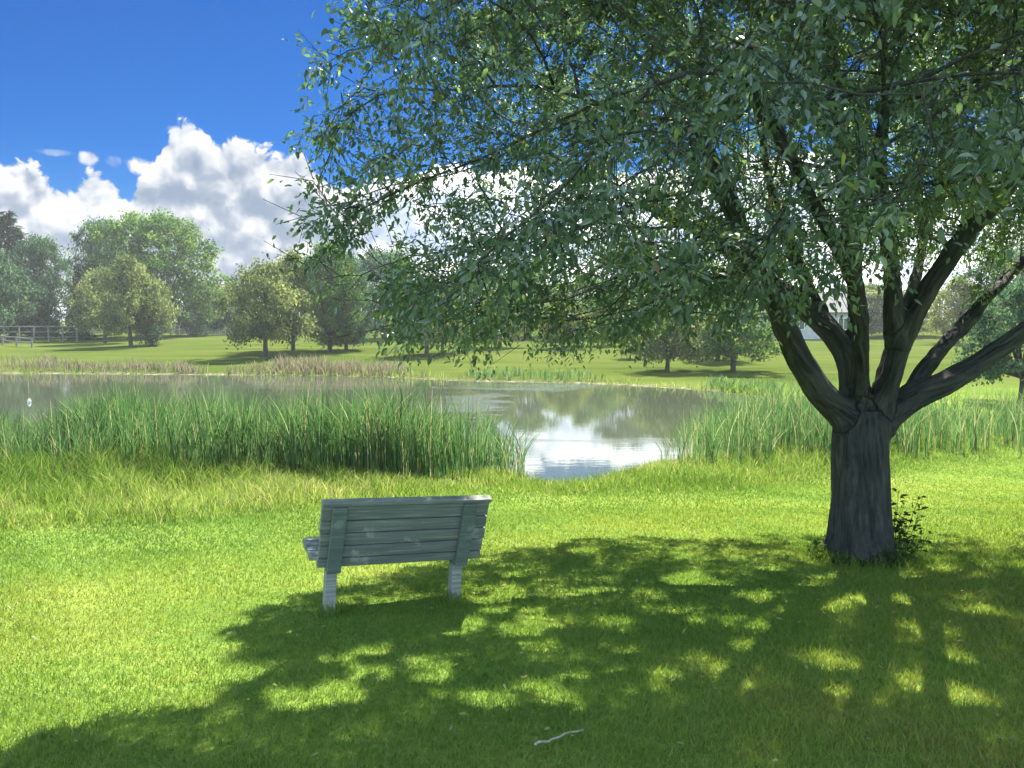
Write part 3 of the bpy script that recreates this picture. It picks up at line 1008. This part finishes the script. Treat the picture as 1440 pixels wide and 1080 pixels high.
# ---------------------------------------------------------------- far trees
def far_proto(kind, seed):
    """returns (trunk Tubes arrays, crown arrays) for a tree 1 unit wide in both radii and 1 unit tall"""
    r = np.random.default_rng(seed)
    tb = Tubes()
    P, Nn, Ax, T_ = [], [], [], []
    if kind == 'spruce':
        H, Rr = 10.0, 2.6
        tb.add([(0, 0, -.2), (.03, 0, H * .5), (0, 0, H * .98)], [.2, .12, .02], 8)
        for lev in np.arange(.06, .985, .02):
            z = H * lev
            rad_ = Rr * (1 - lev) ** .85 * r.uniform(.8, 1.12) + .08
            nb = int(5 + 7 * (1 - lev))
            for kk in range(nb):
                a = r.uniform(0, 2 * np.pi)
                rr = rad_ * r.uniform(.6, 1.1)
                d = np.array([math.cos(a), math.sin(a), 0])
                m_ = int(8 + 26 * rr / Rr)
                s = r.uniform(.1, 1, m_) ** .7
                p = d * (rr * s)[:, None] + np.array([0, 0, z]) + np.array([0, 0, -.28]) * (rr * s ** 1.4)[:, None] + r.normal(0, .07, (m_, 3))
                P.append(p); Ax.append(d + r.normal(0, .5, (m_, 3)) + np.array([0, 0, -.45])); T_.append(np.clip(.25 + .6 * s + r.normal(0, .15, m_), 0, 1))
        size = (.26, .44, .34)
    else:
        H, Rr = {'tall': (9.0, 4.0), 'dome': (9.0, 4.6), 'round': (6.5, 4.0)}[kind]
        zc0 = .20 if kind == 'round' else .09
        th = H * zc0
        ncl = {'tall': 230, 'dome': 360, 'round': 150}[kind]
        cen = []
        while len(cen) < ncl:
            a, uu, vv = r.uniform(0, 2 * np.pi), r.uniform(0, 1), r.uniform(0, 1)
            z = th + (H - th) * uu
            pf = np.interp(uu, [0, .12, .35, .6, .8, .92, 1], [.8, .95, 1, 1, .9, .68, .3]) if kind == 'dome' else (np.interp(uu, [0, .12, .35, .6, .85, 1], [.55, .85, 1.0, .98, .76, .34]) if kind == 'tall' else np.interp(uu, [0, .15, .35, .6, .85, 1], [.72, .97, 1.0, .88, .58, .15]))
            pf *= r.uniform(.82, 1.12) + (.07 if kind == 'dome' else .24) * math.sin(3 * a + seed) * math.sin(2.3 * uu * 3 + seed * 1.7)
            rr = Rr * pf * vv ** .42
            cen.append((math.cos(a) * rr, math.sin(a) * rr, z))
        cen = np.array(cen)
        nt = 2 if kind == 'tall' else 3
        fork = np.array([0, 0, th * r.uniform(.75, 1.0) + .25])
        tb.add([(0, 0, -.25), (0, 0, .1), fork * .6 + np.array([.04, 0, 0]), fork], [.34, .25, .2, .18] if kind != 'tall' else [.36, .28, .25, .22], 9)
        for kk in r.permutation(ncl)[:26]:
            c = cen[kk]
            m1 = fork + (c - fork) * .45 + np.array([0, 0, .25]) + r.normal(0, .15, 3)
            tb.add(smooth_path([fork - np.array([0, 0, .1]), fork + (m1 - fork) * .5 + r.normal(0, .05, 3), m1, m1 + (c - m1) * .6, c], 1), [.11, .085, .055, .035, .012], 5)
        for c in cen:
            m_ = 95
            s_ = r.uniform(.38, .72)
            p = c + r.normal(0, 1, (m_, 3)) * np.array([s_, s_, s_ * .72]) * .62
            P.append(p)
            Ax.append(r.normal(0, 1, (m_, 3)) + np.array([0, 0, -.5]))
            T_.append(np.clip(.5 + r.normal(0, .22, m_) + r.uniform(-.38, .38), 0, 1))
        size = (.15, .27, .62)
    P, Ax, T_ = np.concatenate(P), np.concatenate(Ax), np.concatenate(T_)
    l_ = r.uniform(size[0], size[1], len(P))
    nr = r.normal(0, 1, P.shape) * .8 + np.array([0, 0, .8])
    V, f = leaf_cloud(P, nr, Ax, l_, l_ * size[2])
    return tb, V, f, np.repeat(T_, 6), H, Rr


PROTO, MESH = {}, {}
def far_tree(kind, var, mat, name, px, by, topy, wpx, label, depth=None, group='trees across the pond'):
    """px, by: pixel of the trunk foot; topy: pixel of the top; wpx: crown width in pixels"""
    if depth is None:
        B = at_ground(px, by)
    else:
        B = at_y(px, by, depth); B[2] = G(B[0], B[1])
    dist = (B - CAM) @ FW
    topz = at_y(px, topy, B[1])[2]
    Ht = topz - B[2]
    Wd = wpx / F * dist
    key = (kind, var)
    if key not in PROTO:
        PROTO[key] = far_proto(kind, 31 * var + len(kind))
    tb, V, f, ti, H, Rr = PROTO[key]
    o = empty(name, B, rng.uniform(0, 6.28), label, 'tree', group)
    o.scale = (Wd / (2.06 * Rr), Wd / (2.06 * Rr), Ht / H)
    if key not in MESH:
        a = tb.build('trunk', M['farbark'], o)
        MESH[key] = (a.data, {})
    else:
        a = bpy.data.objects.new('trunk', MESH[key][0]); COL.objects.link(a); a.parent = o
    cm = MESH[key][1]
    if mat not in cm:
        c = np_mesh('crown', V, [f], M[mat], o, tint=ti)
        cm[mat] = c.data
    else:
        c = bpy.data.objects.new('crown', cm[mat]); COL.objects.link(c); c.parent = o
    return o


FT = [
    # kind, variant, material, name, foot px, foot py, top py, width px, label, depth
    ('spruce', 1, 'f_spruce', 'spruce_tree', 18, 468, 296, 125, 'tall pointed dark spruce at the far left edge, highest of the left group', 105),
    ('tall', 1, 'f_dark', 'broadleaf_tree', 62, 470, 334, 78, 'dark rounded tree right beside the tall pointed spruce at the left edge', 100),
    ('round', 1, 'f_dark', 'broadleaf_tree', -12, 474, 352, 120, 'dark bushy tree cut by the left picture edge behind the rail fence', 92),
    ('spruce', 2, 'f_spruce', 'spruce_tree', 112, 472, 372, 46, 'short narrow dark spruce between the two big left tree groups', 98),
    ('tall', 2, 'f_dark', 'broadleaf_tree', 150, 470, 316, 92, 'blue-dark tree forming the left flank of the tallest green tree', 112),
    ('dome', 1, 'f_green', 'broadleaf_tree', 222, 472, 303, 166, 'tallest broad green tree of the far bank, domed against the white cloud', 104),
    ('round', 2, 'f_olive', 'park_tree', 148, 483, 384, 86, 'olive tree on the far lawn, first of the close trio under the tallest green tree', None),
    ('round', 3, 'f_olive', 'park_tree', 184, 487, 366, 98, 'olive tree on the far lawn, middle of the close trio under the tallest green tree', None),
    ('round', 1, 'f_olive', 'park_tree', 214, 485, 392, 70, 'olive tree on the far lawn, last of the close trio with a dark bushy base', None),
    ('tall', 1, 'f_dark', 'broadleaf_tree', 290, 470, 398, 62, 'small dark tree just to the right of the tallest green tree', 112),
    ('round', 3, 'f_dark', 'broadleaf_tree', 330, 470, 394, 70, 'small dark tree filling the gap behind the single pale tree', 116),
    ('round', 2, 'f_olive', 'park_tree', 374, 503, 374, 128, 'pale olive park tree nearest the straw reeds, its shadow on the far lawn', None),
    ('round', 3, 'f_yellow', 'park_tree', 412, 493, 360, 104, 'yellowish park tree directly behind the pale olive tree by the straw reeds', None),
    ('tall', 2, 'f_green', 'park_tree', 464, 494, 348, 92, 'dark green park tree under the drooping left edge of the big crown', None),
    ('tall', 3, 'f_dark', 'park_tree', 487, 492, 362, 80, 'darker tree tight behind the park tree under the drooping crown edge', None),
    ('tall', 1, 'f_dark', 'broadleaf_tree', 540, 478, 352, 120, 'dark tree seen through the hanging leaves above the straw reeds', 95),
    ('round', 1, 'f_olive', 'park_tree', 600, 500, 392, 110, 'olive park tree with two trunks seen below the hanging leaves', None),
    ('round', 2, 'f_olive', 'park_tree', 622, 497, 402, 90, 'olive park tree touching the two trunked tree below the hanging leaves', None),
    ('tall', 2, 'f_dark', 'broadleaf_tree', 668, 478, 372, 110, 'dark far tree behind the left end of the open water', 105),
    ('tall', 3, 'f_green', 'broadleaf_tree', 742, 480, 372, 130, 'green far tree behind the low green reeds of the far shore', 100),
    ('round', 3, 'f_green', 'broadleaf_tree', 815, 484, 388, 130, 'wide green far tree behind the middle of the open water', 92),
    ('tall', 1, 'f_dark', 'broadleaf_tree', 880, 482, 350, 120, 'dark far tree left of the vase shaped park tree', 100),
    ('round', 1, 'f_olive', 'park_tree', 702, 489, 412, 84, 'small olive tree on the far lawn above the low green reeds', None),
    ('round', 3, 'f_yellow', 'park_tree', 792, 491, 424, 80, 'small yellowish tree on the far lawn above the middle of the open water', None),
    ('round', 2, 'f_green', 'park_tree', 848, 486, 418, 84, 'small fresh green tree set back on the far lawn left of the yellowish bush tree', None),
    ('round', 1, 'f_yellow', 'shrub_tree', 886, 505, 462, 42, 'small yellowish bush tree on the sunny far lawn', None),
    ('round', 2, 'f_olive', 'park_tree', 938, 523, 432, 120, 'vase shaped grey green park tree on the far right bank', None),
    ('round', 3, 'f_green', 'park_tree', 1031, 523, 412, 138, 'low hanging green park tree with a wide flat shadow, left of the big trunk', None),
    ('tall', 2, 'f_dark', 'park_tree', 1010, 507, 400, 90, 'dark tree just behind the low hanging park tree', None),
    ('tall', 3, 'f_green', 'broadleaf_tree', 960, 480, 352, 130, 'green far tree behind the vase shaped park tree', 100),
    ('tall', 1, 'f_green', 'broadleaf_tree', 1060, 484, 362, 110, 'green far tree beside the pale house', 98),
    ('tall', 2, 'f_olive', 'broadleaf_tree', 1215, 484, 402, 120, 'olive far tree seen between the limbs of the big tree', 96),
    ('round', 1, 'f_yellow', 'broadleaf_tree', 1346, 490, 396, 88, 'bright yellow green tree framed by the right limbs of the big tree', 80),
    ('tall', 3, 'f_dark', 'broadleaf_tree', 1275, 486, 410, 100, 'dark far tree left of the bright yellow green tree', 100),
    ('tall', 1, 'f_dark', 'broadleaf_tree', 1415, 488, 352, 120, 'dark far tree right of the bright yellow green tree', 90),
    ('round', 2, 'f_dark', 'park_tree', 1437, 566, 400, 170, 'dark stemmed tree at the right picture edge beyond the reeds', None),
    ('tall', 2, 'f_dark', 'broadleaf_tree', -70, 474, 330, 120, 'dark tree outside the left edge beside the roof', 100),
    ('tall', 3, 'f_dark', 'broadleaf_tree', 1520, 490, 350, 150, 'dark tree beyond the right picture edge', 85),
]
for a in FT: far_tree(*a)

# dark bush at the foot of the trio
def bush(px, by, h, w, mat, label, name='bush'):
    B = at_ground(px, by)
    m_ = 1500
    v = rand_unit(m_) * (rng.uniform(0, 1, m_) ** .45)[:, None]
    P = v * np.array([w / 2, w / 2, h * .52]) * (1 + .2 * np.sin(v[:, :1] * 5 + v[:, 1:2] * 4)) + np.array([0, 0, h * .48])
    P[:, 2] = np.maximum(P[:, 2], .02)
    o = empty(name, B, 0, label, 'bush')
    for k in range(7):
        a = k * .9
        tb = Tubes()
        tb.add([(0.05 * math.cos(a), .05 * math.sin(a), -.1), (w * .12 * math.cos(a), w * .12 * math.sin(a), h * .4), (w * .25 * math.cos(a), w * .25 * math.sin(a), h * .75)], [.04, .03, .01], 5)
        tb.build('stem', M['farbark'], o)
    l_ = rng.uniform(.12, .22, m_)
    V, f = leaf_cloud(P, rand_unit(m_) + np.array([0, 0, .8]), rand_unit(m_), l_, l_ * .6)
    np_mesh('leaves', V, [f], M[mat], o, tint=np.repeat(rng.uniform(0, 1, m_), 6))


bush(212, 487, 2.2, 2.6, 'f_dark', 'dark round bush at the foot of the olive tree trio')
bush(275, 473, 1.6, 5.0, 'f_dark', 'low dark bush in front of the white fence')

# ---------------------------------------------------------------- fences and houses
M['rail'] = principled('pale_rail', lambda t: t.ramp(t.noise(t.scale(t.obj(), (2, 20, 20)), 2, 3), [(.3, (.12, .125, .12)), (.7, (.22, .22, .21))]), .8)
M['siding'] = principled('pale_siding', lambda t: t.ramp(t.noise(t.obj(), 1.5, 3), [(.3, (.36, .38, .40)), (.7, (.47, .48, .49))]), .8)
M['siding2'] = principled('grey_siding', lambda t: t.ramp(t.noise(t.obj(), 1.5, 3), [(.3, (.36, .37, .39)), (.7, (.46, .46, .47))]), .8)
M['roof'] = principled('grey_shingles', lambda t: t.ramp(t.noise(t.scale(t.obj(), (3, 3, 12)), 3, 4), [(.3, (.12, .12, .125)), (.7, (.21, .21, .215))]), .9)
M['glass'] = principled('dark_glass', (.03, .04, .05), .08, None, .6)
M['trim'] = principled('white_trim', (.74, .74, .72), .6)


def rail_fence(pa, pb, h, nposts, rails, label, mat, name):
    """rails between two ground points"""
    pa, pb = np.array(pa), np.array(pb)
    o = empty(name, pa, 0, label, 'fence')
    L = np.linalg.norm((pb - pa)[:2])
    tops = []
    for k in range(nposts):
        p = pa + (pb - pa) * k / (nposts - 1)
        p[2] = G(p[0], p[1])
        b = p - pa
        bm = bmesh.new(); box(bm, b[0] - .07, b[0] + .07, b[1] - .07, b[1] + .07, b[2] - .3, b[2] + h, .012)
        bm_obj('post', bm, M[mat], o)
        tops.append(b)
    for zr, th in rails:
        for k in range(nposts - 1):
            tb = Tubes()
            a, c = tops[k] + np.array([0, -.09, zr]), tops[k + 1] + np.array([0, -.09, zr])
            tb.add([a, (a + c) / 2 + np.array([0, 0, -.015]), c], [th, th, th], 6)
            tb.build('rail', M[mat], o, smooth=False)
    return o


def gy(px, Y):
    p = at_y(px, 470, Y); p[2] = G(p[0], p[1]); return p


rail_fence(gy(-80, 86), gy(108, 91), 1.95, 10, ((1.87, .07), (1.25, .05), (.65, .05)), 'long grey horizontal rail fence under the dark trees at the left edge', 'rail', 'rail_fence')
rail_fence(gy(-60, 98), gy(44, 76), 1.0, 7, ((.92, .07), (.5, .05)), 'lower grey rail fence slanting down towards the pond at the far left', 'rail', 'rail_fence')


def board_fence(pxa, pxb, Y, h, label):
    a, b = gy(pxa, Y), gy(pxb, Y + 3)
    o = empty('board_fence', a, 0, label, 'fence')
    n = 12
    for k in range(n):
        p, q_ = a + (b - a) * k / n, a + (b - a) * (k + 1) / n
        p[2], q_[2] = G(p[0], p[1]), G(q_[0], q_[1])
        d = (q_ - p); L = np.linalg.norm(d[:2]); ang = math.atan2(d[1], d[0])
        mt = Matrix.Translation(Vector(p - a)) @ Matrix.Rotation(ang, 4, 'Z')
        bm = bmesh.new()
        nb = int(L / .16)
        for i in range(nb):
            box(bm, .08 + i * (L - .16) / nb, .08 + (i + .93) * (L - .16) / nb, -.015, .015, -.1, h - .05 + random.uniform(-.02, .02), 0, mt)
        bm_obj('panel', bm, M['siding'], o)
        bm = bmesh.new(); box(bm, -.07, .07, -.07, .07, -.2, h + .08, .01, mt); bm_obj('post', bm, M['trim'], o)
    return o


board_fence(120, 345, 118, 1.7, 'white board fence far behind the trees on the left')


def house(px, Y, W, Dp, H, roofh, mat, label, rz=0.0):
    B = gy(px, Y)
    o = empty('house', B, rz, label, 'house')
    bm = bmesh.new()
    n = int(H / .22)
    for i in range(n):   # lapped siding courses
        k = .018 * (i % 2)
        box(bm, -W / 2 - k, W / 2 + k, -Dp / 2 - k, Dp / 2 + k, -.6 if i == 0 else H * i / n, H * (i + 1) / n)
    bm_obj('wall', bm, M[mat], o)
    # gable ends and roof (ridge along X)
    for s in (-1, 1):
        bm = bmesh.new()
        x = s * W / 2
        vs = [bm.verts.new((x - s * .12 * t, y, z)) for t in (0, 1) for y, z in ((-Dp / 2, H + .002), (Dp / 2, H + .002), (0, H + roofh - .08))]
        bm.faces.new(vs[:3]); bm.faces.new(vs[3:][::-1])
        for i in range(3): bm.faces.new((vs[i], vs[i + 3], vs[(i + 1) % 3 + 3], vs[(i + 1) % 3]))
        bmesh.ops.recalc_face_normals(bm, faces=bm.faces)
        bm_obj('gable', bm, M[mat], o)
    bm = bmesh.new()
    sl_ = math.atan2(roofh, Dp / 2)
    ln_ = math.hypot(roofh, Dp / 2) + .5
    for s in (-1, 1):
        mt = Matrix.Translation((0, 0, H + roofh + .02)) @ Matrix.Rotation(s * sl_, 4, 'X')
        box(bm, -W / 2 - .4, W / 2 + .4, min(0, s * -ln_), max(0, s * -ln_), -.02 + .001 * s, .14 + .001 * s, 0, mt)
    rf = bm_obj('roof', bm, M['roof'], o)
    bm = bmesh.new(); box(bm, W * .2, W * .2 + .7, .3, 1.0, H + roofh * .4, H + roofh + .8, .02); bm_obj('chimney', bm, M['siding2'], rf)
    for k, xx in enumerate((-W * .34, -W * .08, W * .34)):
        y = -Dp / 2 - .03
        bm = bmesh.new()
        for (a, b, c, d) in ((-.62, .62, -.08, 0), (-.62, .62, 1.2, 1.28), (-.62, -.54, 0, 1.2), (.54, .62, 0, 1.2), (-.03, .03, 0, 1.2)):
            box(bm, xx + a, xx + b, y - .06, y + .02, 1.0 + c, 1.0 + d)
        w_ = bm_obj('window', bm, M['trim'], o)
        bm = bmesh.new(); box(bm, xx - .54, xx + .54, y - .02, y + .01, 1.0, 2.2); bm_obj('pane', bm, M['glass'], w_)
    bm = bmesh.new(); box(bm, W * .1, W * .1 + .95, -Dp / 2 - .06, -Dp / 2 - .02, .05, 2.1, .01)
    d_ = bm_obj('door', bm, M['trim'], o)
    bm = bmesh.new(); bmesh.ops.create_uvsphere(bm, u_segments=10, v_segments=6, radius=.045, matrix=Matrix.Translation((W * .1 + .85, -Dp / 2 - .09, 1.05))); bm_obj('handle', bm, M['bolt'], d_)
    return o


house(8, 122, 9, 8, 3.0, 2.0, 'siding2', 'grey house with a grey gable roof half hidden behind the trees at the left edge', .12)
house(1122, 92, 11.5, 8, 3.0, 2.2, 'siding', 'pale house with a grey roof seen between the left limbs of the big tree', -.1)
house(1420, 104, 11, 8, 3.0, 2.2, 'siding2', 'grey house behind the dark tree at the right edge', .1)

HAZE = .0005
# ---------------------------------------------------------------- light and sky
SUN_AZ, SUN_EL = 17.0, 50.0
sd_ = Vector((math.sin(R(SUN_AZ)) * math.cos(R(SUN_EL)), math.cos(R(SUN_AZ)) * math.cos(R(SUN_EL)), math.sin(R(SUN_EL))))
sl = bpy.data.lights.new('sun', 'SUN')
sl.energy = 4.6
sl.angle = R(.53)
sl.color = (1.0, .92, .77)
so = bpy.data.objects.new('sun', sl)
so.rotation_euler = sd_.to_track_quat('Z', 'Y').to_euler()
COL.objects.link(so)

world = bpy.data.worlds.new('World')
scene.world = world
world.use_nodes = True
t = NT(world.node_tree)
bg = t.n['Background']
bg.inputs[1].default_value = .10
sk = t.node('ShaderNodeTexSky', sky_type='NISHITA', sun_disc=False)
sk.sun_elevation = R(SUN_EL)
sk.sun_rotation = R(SUN_AZ)
sk.air_density = 1.0
sk.dust_density = 0.0
sk.ozone_density = 4.0
hs = t.node('ShaderNodeHueSaturation')
hs.inputs['Saturation'].default_value = 1.6
hs.inputs['Value'].default_value = .255
t.l.new(sk.outputs[0], hs.inputs['Color'])
blue = t.mix(1.0, hs.outputs[0], (.42, .66, .97), 'MULTIPLY')
dirv = t.node('ShaderNodeTexCoord').outputs['Generated']
sx = t.node('ShaderNodeSeparateXYZ'); t.l.new(dirv, sx.inputs[0])
az = t.math('ARCTAN2', sx.outputs[0], sx.outputs[1])
el = t.math('ARCSINE', sx.outputs[2])
TOPS = [(-60, 240), (0, 243), (18, 240), (37, 236), (55, 250), (78, 256), (100, 262), (118, 250), (135, 243), (152, 248), (168, 264), (178, 272), (190, 256), (200, 240),
        (216, 226), (232, 202), (246, 181), (262, 172), (276, 180), (292, 196), (310, 203), (328, 200), (346, 203), (366, 214), (392, 214), (416, 222), (440, 240),
        (480, 262), (560, 250), (640, 230), (720, 238), (800, 252), (900, 245), (1000, 225), (1100, 215), (1200, 240), (1320, 262), (1440, 235), (1600, 260)]
fc = t.node('ShaderNodeFloatCurve')
AZ0, ELM = 1.0, .5
cur = fc.mapping.curves[0]
pts = []
for a, b in TOPS:
    d = ray(a, b)
    pts.append(((math.atan2(d[0], d[1]) + AZ0) / (2 * AZ0), math.asin(d[2]) / ELM))
pts = [(0, pts[0][1] * .9)] + pts + [(1, pts[-1][1] * .8)]
cur.points[0].location = pts[0]
cur.points[1].location = pts[-1]
for p in pts[1:-1]: cur.points.new(*p)
for p in cur.points: p.handle_type = 'AUTO_CLAMPED'
fc.mapping.update()
t.l.new(t.math('DIVIDE', t.math('ADD', az, AZ0), 2 * AZ0), fc.inputs['Value'])
top = t.math('MULTIPLY', fc.outputs[0], ELM)


def billow(dx, dy):
    cx = t.node('ShaderNodeCombineXYZ')
    t.l.new(t.math('ADD', az, dx), cx.inputs[0]); t.l.new(t.math('ADD', el, dy), cx.inputs[1])
    v = cx.outputs[0]
    wr = t.node('ShaderNodeTexNoise', noise_dimensions='2D'); t.l.new(v, wr.inputs['Vector']); wr.inputs['Scale'].default_value = 22; wr.inputs['Detail'].default_value = 3
    off = t.vmath('MULTIPLY', t.vmath('SUBTRACT', wr.outputs['Color'], (.5, .5, .5)), (.03, .03, 0))
    v = t.vmath('ADD', v, off)
    a = t.math('SUBTRACT', .5, t.vor(v, 20))
    b = t.math('SUBTRACT', .5, t.vor(v, 44))
    c = t.math('SUBTRACT', .5, t.vor(v, 95))
    d = t.math('SUBTRACT', t.noise(v, 160, 4, .6, '2D'), .5)
    lo_ = t.math('ADD', a, t.math('MULTIPLY', b, .5))
    return t.math('ADD', t.math('ADD', a, t.math('MULTIPLY', b, .55)), t.math('ADD', t.math('MULTIPLY', c, .42), t.math('MULTIPLY', d, .55))), t.math('ADD', lo_, t.math('MULTIPLY', c, .12))


B0, L0 = billow(0, 0)
B1, L1 = billow(.005, .016)
D = t.math('ADD', t.math('DIVIDE', t.math('SUBTRACT', top, el), .030), t.math('MULTIPLY', B0, .9))
mask = t.sstep(D, .02, .30)
lit = t.math('ADD', t.math('MULTIPLY', t.math('SUBTRACT', L0, L1), .75), t.math('MULTIPLY', t.math('SUBTRACT', B0, B1), .4))
rim = t.math('SUBTRACT', 1.0, t.sstep(D, .2, 2.6))
lowb = t.math('SUBTRACT', 1.0, t.sstep(el, .05, .16))
br_ = t.math('ADD', t.math('ADD', t.math('MULTIPLY', rim, .62), t.math('ADD', lit, .22)), t.math('MULTIPLY', lowb, .38), clamp=True)
ccol = t.ramp(br_, [(0, (.30, .38, .52)), (.35, (.42, .49, .61)), (.7, (.74, .78, .84)), (1, (1.0, 1.0, 1.0))])
glow = t.math('MULTIPLY', t.sstep(az, -.27, .02), t.math('SUBTRACT', 1.0, t.sstep(az, .75, 1.3)))   # clouds nearer the sun are brighter
gain = t.math('ADD', 2.5, t.math('MULTIPLY', glow, 4.2))
gx_ = t.node('ShaderNodeCombineXYZ')
for k in range(3): t.l.new(gain, gx_.inputs[k])
ccol = t.vmath('MULTIPLY', ccol, gx_.outputs[0])
# small separate puffs and wisps
for (px, py, rx_, ry_, amt) in ((126, 223, .009, .007, .85), (75, 214, .016, .0035, .35), (190, 232, .011, .010, 1.0), (203, 238, .014, .010, 1.0), (160, 228, .008, .006, .3)):
    d = ray(px, py)
    a0, e0 = math.atan2(d[0], d[1]), math.asin(d[2])
    u_ = t.math('POWER', t.math('DIVIDE', t.math('SUBTRACT', az, a0), rx_), 2.0)
    v_ = t.math('POWER', t.math('DIVIDE', t.math('SUBTRACT', el, e0), ry_), 2.0)
    q1 = t.math('ADD', t.math('SUBTRACT', 1.0, t.math('ADD', u_, v_)), t.math('MULTIPLY', B0, 1.9))
    mask = t.math('MAXIMUM', mask, t.math('MULTIPLY', t.sstep(q1, -.1, 1.5), amt))
# unseen bright cloud added behind and above the viewer to fill the shade
sc3 = t.noise(t.vmath('MULTIPLY', dirv, (1, 1, 1.6)), 2.6, 5, .55)
back = t.math('MULTIPLY', t.sstep(sc3, .42, .54), t.sstep(t.math('MULTIPLY', sx.outputs[1], -1.0), -.25, .2))
back = t.math('MULTIPLY', back, t.sstep(sx.outputs[2], 0.0, .15))
skycol = t.mix(mask, blue, ccol)
skycol = t.mix(back, skycol, (4.4, 6.0, 7.0))
t.l.new(skycol, bg.inputs[0])

# thin summer haze in the air
M_, th_, oh_ = mat_new('air')
pv = th_.node('ShaderNodeVolumePrincipled')
pv.inputs['Color'].default_value = (.86, .93, 1.0, 1)
pv.inputs['Density'].default_value = HAZE
pv.inputs['Anisotropy'].default_value = .3
th_.l.new(pv.outputs[0], oh_.inputs['Volume'])
bm = bmesh.new(); box(bm, -1250, 1250, -420, 1450, -6, 19)
hz = bm_obj('haze', bm, M_)
tag(hz, 'thin pale summer haze in the air over the park', 'haze', kind='stuff')

vs = scene.view_settings
vs.view_transform = 'Standard'
vs.look = 'None'
vs.exposure = 2.08
vs.gamma = 1.0
scene.cycles.use_denoising = True
scene.cycles.max_bounces = 8
scene.cycles.transmission_bounces = 6
scene.cycles.sample_clamp_indirect = 6
